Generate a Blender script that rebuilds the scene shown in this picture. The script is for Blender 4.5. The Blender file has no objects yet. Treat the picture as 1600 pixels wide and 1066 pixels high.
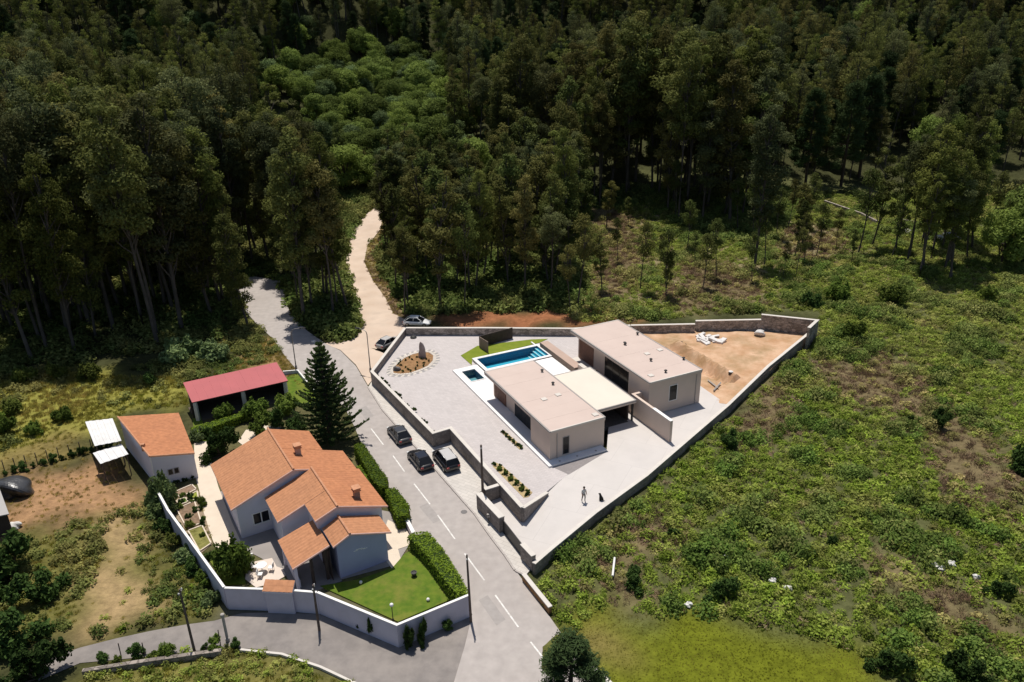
import bpy, bmesh, math, random
import numpy as np
from mathutils import Vector, Matrix

S = bpy.context.scene
C = S.collection
R = math.radians

# ------------------------------------------------------------------ camera
FPX, PITCH, ROLL, CAMH = 1220.0, R(23.5), R(1.0), 47.0
_c, _s = math.cos(ROLL), math.sin(ROLL)
cam_d = bpy.data.cameras.new('camera')
cam = bpy.data.objects.new('camera', cam_d)
C.objects.link(cam)
cam_d.sensor_width = 36.0
cam_d.lens = FPX / 1600.0 * 36.0
cam_d.clip_end = 3000.0
_fw = Vector((0, math.cos(PITCH), -math.sin(PITCH)))
_rt = Vector((_c, -_s * math.sin(PITCH), -_s * math.cos(PITCH)))
_up = Vector((_s, _c * math.sin(PITCH), _c * math.cos(PITCH)))
m = Matrix((_rt, _up, -_fw)).transposed().to_4x4()
m.translation = (0, 0, CAMH)
cam.matrix_world = m
S.camera = cam

# ------------------------------------------------------------------ light
SUN_EL, SUN_AZ = R(71), R(-13)          # azimuth from +Y (ahead of the camera) towards +X
world = bpy.data.worlds.new('World')
S.world = world
world.use_nodes = True
wn = world.node_tree.nodes
wl = world.node_tree.links
bg = wn['Background']
sky = wn.new('ShaderNodeTexSky')
sky.sky_type = 'NISHITA'
sky.sun_disc = False
sky.sun_elevation = SUN_EL
sky.sun_rotation = SUN_AZ
wl.new(sky.outputs[0], bg.inputs[0])
bg.inputs[1].default_value = 0.075
sd = bpy.data.lights.new('sun', 'SUN')
sd.energy = 4.3
sd.angle = R(0.53)
sd.color = (1.0, 0.95, 0.87)
sun = bpy.data.objects.new('sun', sd)
C.objects.link(sun)
_sv = Vector((math.sin(SUN_AZ) * math.cos(SUN_EL), math.cos(SUN_AZ) * math.cos(SUN_EL), math.sin(SUN_EL)))
sun.rotation_euler = _sv.to_track_quat('Z', 'Y').to_euler()
sun.location = (0, 0, 120)
S.view_settings.view_transform = 'Standard'
S.view_settings.look = 'None'
S.view_settings.exposure = 0.08
S.view_settings.gamma = 1.0
S.render.engine = 'CYCLES'
S.cycles.max_bounces = 5
S.cycles.diffuse_bounces = 3
S.cycles.glossy_bounces = 2
S.cycles.transmission_bounces = 4
S.cycles.use_denoising = True

# ------------------------------------------------------------------ places
def ray(u, v):
    x = (u - 800.0) / FPX
    y = (v - 533.0) / FPX
    x, y = _c * x - _s * y, _s * x + _c * y
    return x, math.cos(PITCH) - y * math.sin(PITCH), -math.sin(PITCH) - y * math.cos(PITCH)

def P(u, v, z=0.0):
    """place on the level z that is seen at (u, v) in the photograph"""
    r = ray(u, v)
    t = (CAMH - z) / -r[2]
    return Vector((r[0] * t, r[1] * t, z))

def PX(pts, z=0.0):
    return [P(u, v, z) for u, v in pts]

def sstep(a, b, x):
    t = np.clip((np.asarray(x, float) - a) / (b - a), 0, 1)
    return t * t * (3 - 2 * t)

def hill(x, y):
    x = np.asarray(x, float); y = np.asarray(y, float)
    yy = y + 50 * sstep(-35, -120, x) + 25 * sstep(90, 180, x)
    z = 0.13 * np.maximum(0, yy - 165) * sstep(150, 230, yy)
    z = z + 0.42 * np.maximum(0, yy - 315) * sstep(300, 360, yy)
    n = np.sin(x * .031 + 1.3) * np.cos(y * .027 + .4) + .6 * np.sin(x * .073 + y * .05) + .4 * np.sin(y * .11 - x * .04)
    z = z + n * 1.6 * sstep(135, 220, y)
    return z

def G(u, v):
    """place on the terrain seen at (u, v)"""
    r = ray(u, v)
    t = 20.0
    while t < 900:
        x, y, z = r[0] * t, r[1] * t, CAMH + r[2] * t
        if z <= float(hill(x, y)):
            return Vector((x, y, float(hill(x, y))))
        t += 0.5
    return Vector((r[0] * 900, r[1] * 900, float(hill(r[0] * 900, r[1] * 900))))

def to_px(p):
    d = Vector(p) - Vector((0, 0, CAMH))
    k = d.dot(_fw)
    return 800 + FPX * d.dot(_rt) / k, 533 - FPX * d.dot(_up) / k

def inside(xs, ys, poly):
    xs = np.asarray(xs, float); ys = np.asarray(ys, float)
    r = np.zeros(xs.shape, bool)
    n = len(poly)
    for i in range(n):
        x1, y1 = poly[i][0], poly[i][1]
        x2, y2 = poly[(i + 1) % n][0], poly[(i + 1) % n][1]
        if y1 == y2:
            continue
        hit = ((y1 > ys) != (y2 > ys)) & (xs < (x2 - x1) * (ys - y1) / (y2 - y1) + x1)
        r ^= hit
    return r

# ------------------------------------------------------------------ materials
MATS = {}
def newmat(name):
    mt = bpy.data.materials.new(name)
    mt.use_nodes = True
    MATS[name] = mt
    nt = mt.node_tree
    return mt, nt, nt.nodes, nt.links, nt.nodes['Principled BSDF']

def setspec(b, v):
    b.inputs['Specular IOR Level'].default_value = v

def mat(name, col, rough=.8, var=.12, scale=1.5, spec=.25, bump=.0, bscale=None, metal=0, col2=None, detail=6, stain=0.0, stain_col=None, stain_scale=.25, coat=0):
    """plain surface: two-scale noise colour, optional stains and fine relief"""
    mt, nt, N, Lk, b = newmat(name)
    geo = N.new('ShaderNodeNewGeometry')
    n1 = N.new('ShaderNodeTexNoise'); n1.inputs['Scale'].default_value = scale; n1.inputs['Detail'].default_value = detail
    Lk.new(geo.outputs['Position'], n1.inputs['Vector'])
    rp = N.new('ShaderNodeValToRGB')
    c2 = col2 or tuple(min(1, c * (1 + var)) for c in col)
    c1 = col if col2 else tuple(c * (1 - var) for c in col)
    rp.color_ramp.elements[0].color = (*c1, 1); rp.color_ramp.elements[0].position = .3
    rp.color_ramp.elements[1].color = (*c2, 1); rp.color_ramp.elements[1].position = .7
    Lk.new(n1.outputs['Fac'], rp.inputs[0])
    out = rp.outputs[0]
    if stain > 0:
        n2 = N.new('ShaderNodeTexNoise'); n2.inputs['Scale'].default_value = stain_scale; n2.inputs['Detail'].default_value = 8
        n2.inputs['Roughness'].default_value = .65
        Lk.new(geo.outputs['Position'], n2.inputs['Vector'])
        r2 = N.new('ShaderNodeMapRange'); r2.inputs[1].default_value = .45; r2.inputs[2].default_value = .75
        r2.inputs[3].default_value = 0; r2.inputs[4].default_value = stain
        Lk.new(n2.outputs['Fac'], r2.inputs[0])
        mx = N.new('ShaderNodeMix'); mx.data_type = 'RGBA'
        Lk.new(r2.outputs[0], mx.inputs[0]); Lk.new(out, mx.inputs[6])
        sc = stain_col or tuple(c * .55 for c in col)
        mx.inputs[7].default_value = (*sc, 1)
        out = mx.outputs[2]
    Lk.new(out, b.inputs['Base Color'])
    b.inputs['Roughness'].default_value = rough
    b.inputs['Metallic'].default_value = metal
    if coat:
        b.inputs['Coat Weight'].default_value = coat
        b.inputs['Coat Roughness'].default_value = .05
    setspec(b, spec)
    if bump > 0:
        n3 = N.new('ShaderNodeTexNoise'); n3.inputs['Scale'].default_value = bscale or scale * 8; n3.inputs['Detail'].default_value = 4
        Lk.new(geo.outputs['Position'], n3.inputs['Vector'])
        bp = N.new('ShaderNodeBump'); bp.inputs['Strength'].default_value = bump; bp.inputs['Distance'].default_value = .05
        Lk.new(n3.outputs['Fac'], bp.inputs['Height']); Lk.new(bp.outputs[0], b.inputs['Normal'])
    return mt

def paving_mat(name, col, brick=(.5, .25), mortar=.012, var=.12, ang=0.0, rough=.85, mcol=.6, stain=.3):
    """stone paving or coursed masonry seen from far: joints below a pixel are left to the material"""
    mt, nt, N, Lk, b = newmat(name)
    tc = N.new('ShaderNodeNewGeometry')
    mp = N.new('ShaderNodeMapping'); mp.inputs['Rotation'].default_value = (0, 0, ang)
    Lk.new(tc.outputs['Position'], mp.inputs[0])
    br = N.new('ShaderNodeTexBrick')
    br.inputs['Scale'].default_value = 1
    br.inputs['Brick Width'].default_value = brick[0]; br.inputs['Row Height'].default_value = brick[1]
    br.inputs['Mortar Size'].default_value = mortar
    br.inputs['Color1'].default_value = (*[c * (1 - var) for c in col], 1)
    br.inputs['Color2'].default_value = (*[c * (1 + var) for c in col], 1)
    br.inputs['Mortar'].default_value = (*[c * mcol for c in col], 1)
    Lk.new(mp.outputs[0], br.inputs['Vector'])
    n2 = N.new('ShaderNodeTexNoise'); n2.inputs['Scale'].default_value = .35; n2.inputs['Detail'].default_value = 8
    n2.inputs['Roughness'].default_value = .7
    Lk.new(tc.outputs['Position'], n2.inputs['Vector'])
    r2 = N.new('ShaderNodeMapRange'); r2.inputs[1].default_value = .4; r2.inputs[2].default_value = .75; r2.inputs[4].default_value = stain
    Lk.new(n2.outputs['Fac'], r2.inputs[0])
    mx = N.new('ShaderNodeMix'); mx.data_type = 'RGBA'
    Lk.new(r2.outputs[0], mx.inputs[0]); Lk.new(br.outputs['Color'], mx.inputs[6])
    mx.inputs[7].default_value = (*[c * .6 for c in col], 1)
    Lk.new(mx.outputs[2], b.inputs['Base Color'])
    b.inputs['Roughness'].default_value = rough
    setspec(b, .2)
    return mt

def stone_mat(name, col, scale=2.0, var=.35, joint=.45, stain=.45):
    """rubble masonry: irregular stones with dark joints"""
    mt, nt, N, Lk, b = newmat(name)
    geo = N.new('ShaderNodeNewGeometry')
    mp = N.new('ShaderNodeMapping'); mp.inputs['Scale'].default_value = (1, 1, 1.7)
    Lk.new(geo.outputs['Position'], mp.inputs[0])
    v1 = N.new('ShaderNodeTexVoronoi'); v1.inputs['Scale'].default_value = scale
    v2 = N.new('ShaderNodeTexVoronoi'); v2.feature = 'DISTANCE_TO_EDGE'; v2.inputs['Scale'].default_value = scale
    Lk.new(mp.outputs[0], v1.inputs['Vector']); Lk.new(mp.outputs[0], v2.inputs['Vector'])
    sp = N.new('ShaderNodeSeparateColor'); Lk.new(v1.outputs['Color'], sp.inputs[0])
    r1 = N.new('ShaderNodeMapRange'); r1.inputs[3].default_value = 1 - var; r1.inputs[4].default_value = 1 + var
    Lk.new(sp.outputs[0], r1.inputs[0])
    r2 = N.new('ShaderNodeMapRange'); r2.inputs[1].default_value = 0; r2.inputs[2].default_value = .09; r2.inputs[3].default_value = joint; r2.inputs[4].default_value = 1
    Lk.new(v2.outputs['Distance'], r2.inputs[0])
    n2 = N.new('ShaderNodeTexNoise'); n2.inputs['Scale'].default_value = .5; n2.inputs['Detail'].default_value = 8
    Lk.new(geo.outputs['Position'], n2.inputs['Vector'])
    r3 = N.new('ShaderNodeMapRange'); r3.inputs[1].default_value = .35; r3.inputs[2].default_value = .7; r3.inputs[3].default_value = 1; r3.inputs[4].default_value = 1 - stain
    Lk.new(n2.outputs['Fac'], r3.inputs[0])
    a = N.new('ShaderNodeMath'); a.operation = 'MULTIPLY'; Lk.new(r1.outputs[0], a.inputs[0]); Lk.new(r2.outputs[0], a.inputs[1])
    c = N.new('ShaderNodeMath'); c.operation = 'MULTIPLY'; Lk.new(a.outputs[0], c.inputs[0]); Lk.new(r3.outputs[0], c.inputs[1])
    mx = N.new('ShaderNodeMix'); mx.data_type = 'RGBA'; mx.blend_type = 'MULTIPLY'; mx.inputs[0].default_value = 1
    mx.inputs[6].default_value = (*col, 1); Lk.new(c.outputs[0], mx.inputs[7])
    Lk.new(mx.outputs[2], b.inputs['Base Color'])
    b.inputs['Roughness'].default_value = .95; setspec(b, .1)
    bp = N.new('ShaderNodeBump'); bp.inputs['Strength'].default_value = .6; bp.inputs['Distance'].default_value = .06
    Lk.new(r2.outputs[0], bp.inputs['Height']); Lk.new(bp.outputs[0], b.inputs['Normal'])
    return mt

def leafmat(name, c1, c2, c3=None, trans=.3, inst=None, rough=.8):
    """leaf: colour by leaf and by plant, light passes through"""
    mt, nt, N, Lk, b = newmat(name)
    at = N.new('ShaderNodeAttribute'); at.attribute_name = 'tint'
    oi = N.new('ShaderNodeObjectInfo')
    m1 = N.new('ShaderNodeMix'); m1.data_type = 'RGBA'
    m1.inputs[6].default_value = (*c1, 1); m1.inputs[7].default_value = (*c2, 1)
    Lk.new(at.outputs['Fac'], m1.inputs[0])
    m2 = N.new('ShaderNodeMix'); m2.data_type = 'RGBA'
    Lk.new(m1.outputs[2], m2.inputs[6])
    m2.inputs[7].default_value = (*(c3 or c2), 1)
    if inst:
        ia = N.new('ShaderNodeAttribute'); ia.attribute_type = 'INSTANCER'; ia.attribute_name = inst
        Lk.new(ia.outputs['Fac'], m2.inputs[0])
    else:
        r2 = N.new('ShaderNodeMapRange'); r2.inputs[1].default_value = .35; r2.inputs[2].default_value = 1; r2.inputs[4].default_value = .85
        Lk.new(oi.outputs['Random'], r2.inputs[0]); Lk.new(r2.outputs[0], m2.inputs[0])
    mr = N.new('ShaderNodeMapRange'); mr.inputs[3].default_value = .6; mr.inputs[4].default_value = 1.5
    ml = N.new('ShaderNodeMath'); ml.operation = 'MULTIPLY'; ml.inputs[1].default_value = 7.31
    fr = N.new('ShaderNodeMath'); fr.operation = 'FRACT'
    Lk.new(oi.outputs['Random'], ml.inputs[0]); Lk.new(ml.outputs[0], fr.inputs[0]); Lk.new(fr.outputs[0], mr.inputs[0])
    m3 = N.new('ShaderNodeMix'); m3.data_type = 'RGBA'; m3.blend_type = 'MULTIPLY'; m3.inputs[0].default_value = 1
    Lk.new(m2.outputs[2], m3.inputs[6]); Lk.new(mr.outputs[0], m3.inputs[7])
    Lk.new(m3.outputs[2], b.inputs['Base Color'])
    b.inputs['Roughness'].default_value = rough
    setspec(b, .06)
    tr = N.new('ShaderNodeBsdfTranslucent')
    Lk.new(m3.outputs[2], tr.inputs[0])
    mix = N.new('ShaderNodeMixShader'); mix.inputs[0].default_value = trans
    Lk.new(b.outputs[0], mix.inputs[1]); Lk.new(tr.outputs[0], mix.inputs[2])
    Lk.new(mix.outputs[0], N['Material Output'].inputs[0])
    return mt

# ------------------------------------------------------------------ mesh helpers
class MB:
    """collects shapes; build() links them as ONE mesh object"""
    def __init__(s):
        s.v = []; s.f = []; s.mi = []
    def add(s, vs, fs, mi=0):
        o = len(s.v)
        s.v += [tuple(p) for p in vs]
        s.f += [tuple(i + o for i in f) for f in fs]
        s.mi += [mi] * len(fs)
        return s
    def box(s, x0, x1, y0, y1, z0, z1, T=None, mi=0):
        vs = [(x, y, z) for z in (z0, z1) for x, y in ((x0, y0), (x1, y0), (x1, y1), (x0, y1))]
        if T:
            vs = [T(*p) for p in vs]
        return s.add(vs, [(3, 2, 1, 0), (4, 5, 6, 7), (0, 1, 5, 4), (1, 2, 6, 5), (2, 3, 7, 6), (3, 0, 4, 7)], mi)
    def prism(s, pts, z0, z1, mi=0):
        """pts: xy (or xyz with top z in pts when z1 is None)"""
        n = len(pts)
        a = sum(pts[i][0] * pts[(i + 1) % n][1] - pts[(i + 1) % n][0] * pts[i][1] for i in range(n))
        pts = list(pts) if a > 0 else list(pts)[::-1]
        lo = [(p[0], p[1], z0) for p in pts]
        hi = [(p[0], p[1], p[2] if z1 is None else z1) for p in pts]
        fs = [tuple(range(n - 1, -1, -1)), tuple(range(n, 2 * n))]
        fs += [(i, (i + 1) % n, n + (i + 1) % n, n + i) for i in range(n)]
        return s.add(lo + hi, fs, mi)
    def hexa(s, lo, hi, mi=0):
        return s.add(list(lo) + list(hi), [(3, 2, 1, 0), (4, 5, 6, 7), (0, 1, 5, 4), (1, 2, 6, 5), (2, 3, 7, 6), (3, 0, 4, 7)], mi)
    def sheet(s, pts, mi=0):
        n = len(pts)
        a = sum(pts[i][0] * pts[(i + 1) % n][1] - pts[(i + 1) % n][0] * pts[i][1] for i in range(n))
        pts = list(pts) if a > 0 else list(pts)[::-1]
        return s.add(pts, [tuple(range(n))], mi)
    def tube(s, pts, rad, n=8, mi=0, cap=True):
        pts = [Vector(p) for p in pts]
        if not isinstance(rad, (list, tuple)):
            rad = [rad] * len(pts)
        vs = []
        for i, p in enumerate(pts):
            d = (pts[min(i + 1, len(pts) - 1)] - pts[max(i - 1, 0)]).normalized()
            a = d.cross(Vector((0, 0, 1)))
            if a.length < 1e-3:
                a = Vector((1, 0, 0))
            a.normalize(); b = d.cross(a)
            for k in range(n):
                t = 2 * math.pi * k / n
                vs.append(p + (a * math.cos(t) + b * math.sin(t)) * rad[i])
        fs = []
        for i in range(len(pts) - 1):
            for k in range(n):
                fs.append((i * n + k, (i + 1) * n + k, (i + 1) * n + (k + 1) % n, i * n + (k + 1) % n))
        if cap:
            fs.append(tuple(range(n)))
            e = (len(pts) - 1) * n
            fs.append(tuple(e + k for k in range(n - 1, -1, -1)))
        return s.add(vs, fs, mi)
    def lathe(s, c, prof, n=12, mi=0):
        """prof: (radius, z) from bottom up about the upright axis through c"""
        vs = []
        for r, z in prof:
            for k in range(n):
                t = 2 * math.pi * k / n
                vs.append((c[0] + r * math.cos(t), c[1] + r * math.sin(t), c[2] + z))
        fs = []
        for i in range(len(prof) - 1):
            for k in range(n):
                fs.append((i * n + k, i * n + (k + 1) % n, (i + 1) * n + (k + 1) % n, (i + 1) * n + k))
        fs.append(tuple(range(n - 1, -1, -1)))
        e = (len(prof) - 1) * n
        fs.append(tuple(e + k for k in range(n)))
        return s.add(vs, fs, mi)
    def build(s, name, material, parent=None, smooth=False, bevel=0.0, local=False):
        me = bpy.data.meshes.new(name)
        me.from_pydata(s.v, [], s.f)
        ms = material if isinstance(material, (list, tuple)) else [material]
        for q in ms:
            me.materials.append(q)
        if len(ms) > 1:
            me.polygons.foreach_set('material_index', s.mi)
        if smooth:
            me.polygons.foreach_set('use_smooth', [True] * len(me.polygons))
        if bevel > 0:
            bm = bmesh.new(); bm.from_mesh(me)
            bmesh.ops.bevel(bm, geom=[e for e in bm.edges if len(e.link_faces) == 2 and e.calc_face_angle(0) > .6], offset=bevel, segments=2, affect='EDGES', profile=.6)
            bm.to_mesh(me); bm.free()
        me.update()
        o = bpy.data.objects.new(name, me)
        C.objects.link(o)
        if parent:
            o.parent = parent
            if parent.type == 'EMPTY' and not local:
                o.matrix_parent_inverse = Matrix.Translation(parent.location).inverted()
        return o

def tag(o, label=None, cat=None, group=None, kind=None):
    if label: o['label'] = label
    if cat: o['category'] = cat
    if group: o['group'] = group
    if kind: o['kind'] = kind
    return o

def thing(name, label, cat, loc=(0, 0, 0), group=None):
    o = bpy.data.objects.new(name, None)
    o.empty_display_size = .3
    C.objects.link(o)
    o.location = loc
    return tag(o, label, cat, group)

def struct(name, mb, material, smooth=False):
    o = mb.build(name, material, None, smooth)
    o['kind'] = 'structure'
    return o

def quadmesh(name, V, F, mats, mi=None, tint=None, smooth=False):
    """mesh from numpy quads"""
    V = np.asarray(V, np.float32); F = np.asarray(F, np.int32)
    me = bpy.data.meshes.new(name)
    me.vertices.add(len(V)); me.vertices.foreach_set('co', V.ravel())
    me.loops.add(F.size); me.loops.foreach_set('vertex_index', F.ravel())
    me.polygons.add(len(F)); me.polygons.foreach_set('loop_start', np.arange(len(F), dtype=np.int32) * 4)
    for q in mats:
        me.materials.append(q)
    if mi is not None:
        me.polygons.foreach_set('material_index', np.asarray(mi, np.int32))
    me.polygons.foreach_set('use_smooth', np.full(len(F), bool(smooth)))
    me.update(calc_edges=True)
    if tint is not None:
        a = me.attributes.new('tint', 'FLOAT', 'POINT')
        a.data.foreach_set('value', np.asarray(tint, np.float32))
    return me

def linked(name, me, parent=None, loc=(0, 0, 0)):
    o = bpy.data.objects.new(name, me)
    C.objects.link(o)
    o.location = loc
    if parent: o.parent = parent
    return o

def norm(a):
    return a / np.maximum(1e-9, np.linalg.norm(a, axis=-1, keepdims=True))

def leaves(rng, blobs, n, size, aspect=.55, shell=.55, outward=.9, up=.25, fold=True, tint_blob=.5):
    """n leaf-sized rhombi spread through the blobs (cx,cy,cz,rx,ry,rz)"""
    B = np.asarray(blobs, float)
    w = (B[:, 3] * B[:, 4] + B[:, 4] * B[:, 5] + B[:, 3] * B[:, 5])
    k = rng.choice(len(B), n, p=w / w.sum())
    d = norm(rng.normal(size=(n, 3)))
    rad = shell + (1.06 - shell) * rng.random(n) ** .6
    # lumpy outline
    rad *= 1 + .16 * np.sin(d[:, 0] * 7 + k) * np.sin(d[:, 1] * 6 + 2 * k) + .1 * np.sin(d[:, 2] * 9 + k)
    pos = B[k, :3] + d * B[k, 3:6] * rad[:, None]
    nr = norm(d * outward + rng.normal(size=(n, 3)) * .5 + np.array([0, 0, up]))
    t = norm(np.cross(nr, rng.normal(size=(n, 3))))
    b = np.cross(nr, t)
    s = (size * (.6 + .8 * rng.random(n)))[:, None]
    V = np.empty((n, 4, 3))
    V[:, 0] = pos - t * s * .5
    V[:, 1] = pos + b * s * aspect * .5 + nr * s * .08
    V[:, 2] = pos + t * s * .5
    V[:, 3] = pos - b * s * aspect * .5 + nr * s * .08
    bt = rng.random(len(B))
    tint = np.clip(tint_blob * bt[k] + (1 - tint_blob) * rng.random(n), 0, 1)
    F = np.arange(n * 4).reshape(n, 4)
    return V.reshape(-1, 3), F, np.repeat(tint, 4)

def limb(pts, rad, n=6):
    mb = MB().tube(pts, rad, n, cap=False)
    return np.array(mb.v), np.array(mb.f)

def joinq(parts):
    V = []; F = []; o = 0
    for v, f in parts:
        V.append(v); F.append(f + o); o += len(v)
    return np.concatenate(V), np.concatenate(F)

# one node group per scatter: stands the members of a collection on the points of a mesh
def scatter(name, pts, rot, scl, idx, tint, protos, label=None):
    me = bpy.data.meshes.new(name)
    n = len(pts)
    me.vertices.add(n)
    me.vertices.foreach_set('co', np.asarray(pts, np.float32).ravel())
    for an, ty, dat, key in (('rot', 'FLOAT_VECTOR', rot, 'vector'), ('scl', 'FLOAT_VECTOR', scl, 'vector'), ('idx', 'INT', idx, 'value'), ('ptint', 'FLOAT', tint, 'value')):
        a = me.attributes.new(an, ty, 'POINT')
        a.data.foreach_set(key, np.asarray(dat, np.int32 if ty == 'INT' else np.float32).ravel())
    me.update()
    o = bpy.data.objects.new(name, me)
    C.objects.link(o)
    col = bpy.data.collections.new(name + '_kinds')
    for i, pm in enumerate(protos):
        q = bpy.data.objects.new('%02d_%s' % (i, name), pm)
        col.objects.link(q)
    ng = bpy.data.node_groups.new(name, 'GeometryNodeTree')
    ng.interface.new_socket('Geometry', in_out='INPUT', socket_type='NodeSocketGeometry')
    ng.interface.new_socket('Geometry', in_out='OUTPUT', socket_type='NodeSocketGeometry')
    gi = ng.nodes.new('NodeGroupInput'); go = ng.nodes.new('NodeGroupOutput')
    ci = ng.nodes.new('GeometryNodeCollectionInfo')
    ci.inputs['Collection'].default_value = col
    ci.inputs['Separate Children'].default_value = True
    ci.inputs['Reset Children'].default_value = True
    ip = ng.nodes.new('GeometryNodeInstanceOnPoints')
    ip.inputs['Pick Instance'].default_value = True
    def na(nm, ty):
        k = ng.nodes.new('GeometryNodeInputNamedAttribute'); k.data_type = ty
        k.inputs['Name'].default_value = nm
        return k.outputs['Attribute']
    e2r = ng.nodes.new('FunctionNodeEulerToRotation')
    ng.links.new(na('rot', 'FLOAT_VECTOR'), e2r.inputs[0])
    ng.links.new(gi.outputs[0], ip.inputs['Points'])
    ng.links.new(ci.outputs[0], ip.inputs['Instance'])
    ng.links.new(na('idx', 'INT'), ip.inputs['Instance Index'])
    ng.links.new(e2r.outputs[0], ip.inputs['Rotation'])
    ng.links.new(na('scl', 'FLOAT_VECTOR'), ip.inputs['Scale'])
    ng.links.new(ip.outputs[0], go.inputs[0])
    md = o.modifiers.new('scatter', 'NODES')
    md.node_group = ng
    o['kind'] = 'stuff'
    if label: o['label'] = label
    return o
# ------------------------------------------------------------------ material list
M_asphalt = mat('asphalt', (.40, .36, .335), .9, .09, 1.2, .2, .15, 40, stain=.55, stain_col=(.33, .29, .265), stain_scale=.12)
M_lane = mat('lane_asphalt', (.22, .197, .183), .9, .1, 1.0, .2, .15, 30, stain=.6, stain_col=(.34, .30, .265), stain_scale=.25)
M_paint = mat('road_paint', (.72, .70, .66), .7, .1, 6, .2, stain=.9, stain_col=(.42, .38, .35), stain_scale=2.2)
M_dirt = mat('pale_dirt', (.60, .48, .385), .95, .1, .6, .1, .3, 3, stain=.7, stain_col=(.42, .31, .23), stain_scale=.3)
M_concrete = paving_mat('pale_concrete', (.575, .535, .505), (5.0, 5.0), .025, .02, R(26), mcol=.88, stain=.25)
M_walk = paving_mat('walk_setts', (.56, .52, .475), (.9, .45), .02, .06, R(33), mcol=.75, stain=.25)
M_patio = paving_mat('patio_setts', (.52, .475, .46), (.6, .3), .015, .05, R(26), mcol=.82, stain=.22)
M_patio_dk = paving_mat('darker_setts', (.26, .235, .23), (.6, .3), .015, .06, R(26), mcol=.8, stain=.2)
M_white = mat('white_paving', (.78, .755, .74), .8, .03, 1.0, .2, stain=.1, stain_col=(.65, .62, .6))
M_kerb = mat('granite_kerb', (.42, .38, .35), .9, .1, 3, .2, stain=.3)
M_stone = stone_mat('stone_wall', (.42, .36, .31), 1.9)
M_block = stone_mat('block_wall', (.31, .27, .245), 2.6, .18, .75, .4)
M_coping = mat('pale_coping', (.62, .575, .52), .85, .06, 2, .2, stain=.25)
M_render = mat('beige_render', (.60, .485, .41), .85, .03, .7, .2, stain=.25, stain_col=(.49, .41, .34), stain_scale=.3)
M_roofA = mat('beige_roof_membrane', (.565, .455, .40), .85, .03, .4, .2, stain=.4, stain_col=(.50, .395, .345), stain_scale=.3)
M_roofC = mat('pale_roof_membrane', (.68, .61, .52), .8, .03, .4, .2, stain=.12, stain_col=(.64, .58, .5))
M_trim = mat('grey_metal_trim', (.33, .30, .28), .5, .05, 2, .4)
M_dark = mat('dark_metal', (.035, .033, .032), .5, .15, 3, .4)
M_glass = mat('dark_glass', (.012, .013, .015), .12, .1, 1, .25)
M_wood = mat('brown_wood', (.20, .105, .075), .7, .18, 4, .3)
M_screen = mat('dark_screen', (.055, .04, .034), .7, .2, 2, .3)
M_screen_b = mat('brown_screen', (.22, .165, .13), .8, .12, 2, .2)
M_soil = mat('orange_soil', (.44, .255, .14), .95, .2, .5, .1, .6, 2.5, col2=(.62, .42, .28), stain=.85, stain_col=(.27, .19, .09), stain_scale=.3)
M_bark_mulch = mat('brown_mulch', (.27, .155, .075), .95, .3, 3, .1, .5, 8)
M_oldwhite = mat('white_wall_paint', (.66, .64, .71), .85, .04, .6, .2, stain=.25, stain_col=(.55, .52, .52), stain_scale=.4)
M_blue = mat('blue_grey_wall_paint', (.37, .40, .56), .85, .05, .6, .2, stain=.2, stain_col=(.33, .34, .46), stain_scale=.4)
M_gwall = mat('garden_wall_paint', (.52, .50, .58), .9, .05, .6, .2, stain=.45, stain_col=(.38, .36, .40), stain_scale=.5)
M_oldcoping = mat('white_coping', (.80, .78, .75), .8, .04, 2, .2)
M_tile = mat('terracotta', (.46, .215, .11), .85, .14, 2.6, .2, .0, 14, stain=.5, stain_col=(.35, .165, .09), stain_scale=.5)
M_tile2 = mat('terracotta_red', (.46, .195, .095), .85, .16, 2.6, .2, .0, 14, stain=.5, stain_col=(.34, .14, .075), stain_scale=.5)
M_ridge = mat('ridge_tile', (.52, .26, .15), .85, .15, 3, .2)
M_red = mat('red_sheet', (.43, .092, .10), .55, .06, .6, .3, stain=.25, stain_col=(.34, .07, .07), stain_scale=.3)
M_wsheet = mat('white_sheet', (.72, .71, .70), .55, .06, .8, .3, stain=.35, stain_col=(.5, .48, .45), stain_scale=.6)
M_post = mat('concrete_post', (.40, .37, .34), .9, .1, 2, .2)
M_timber_pole = mat('timber_pole', (.13, .10, .085), .9, .2, 3, .1)
M_galv = mat('galvanised_steel', (.22, .21, .205), .5, .1, 3, .4, metal=.4)
M_cream = mat('cream_paving', (.66, .56, .45), .85, .05, 1, .2, stain=.25, stain_col=(.52, .43, .33), stain_scale=.4)
M_pool = mat('pool_tile', (.08, .45, .58), .4, .06, 6, .4)
M_shade_tile = mat('shaded_pool_tile', (.05, .15, .27), .4, .08, 6, .4)  # pool tile with the shade of the basin walls put into its navy
M_jac = mat('spa_tile', (.22, .36, .38), .4, .06, 6, .4)
M_tyre = mat('tyre_rubber', (.02, .02, .02), .85, .1, 5, .2)
M_rim = mat('alloy', (.35, .35, .35), .35, .05, 4, .5, metal=.8)
M_lampg = mat('lamp_lens', (.75, .75, .73), .2, .02, 4, .5)
M_tail = mat('tail_lens', (.30, .02, .02), .25, .05, 4, .5)
M_bark = mat('eucalyptus_bark', (.095, .08, .068), .9, .25, .8, .1)
M_bark2 = mat('dark_bark', (.08, .06, .045), .95, .2, 2, .1)
M_rock = mat('grey_rock', (.40, .36, .33), .9, .15, 1.5, .15, .4, 4)
M_wrock = mat('pale_rock', (.62, .60, .57), .9, .1, 2, .15, .3, 4)
M_lawn = mat('lawn_grass', (.07, .13, .014), .9, .0, 1.6, .1, .9, 7, col2=(.13, .18, .022), stain=.85, stain_col=(.21, .19, .045), stain_scale=.45)
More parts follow.
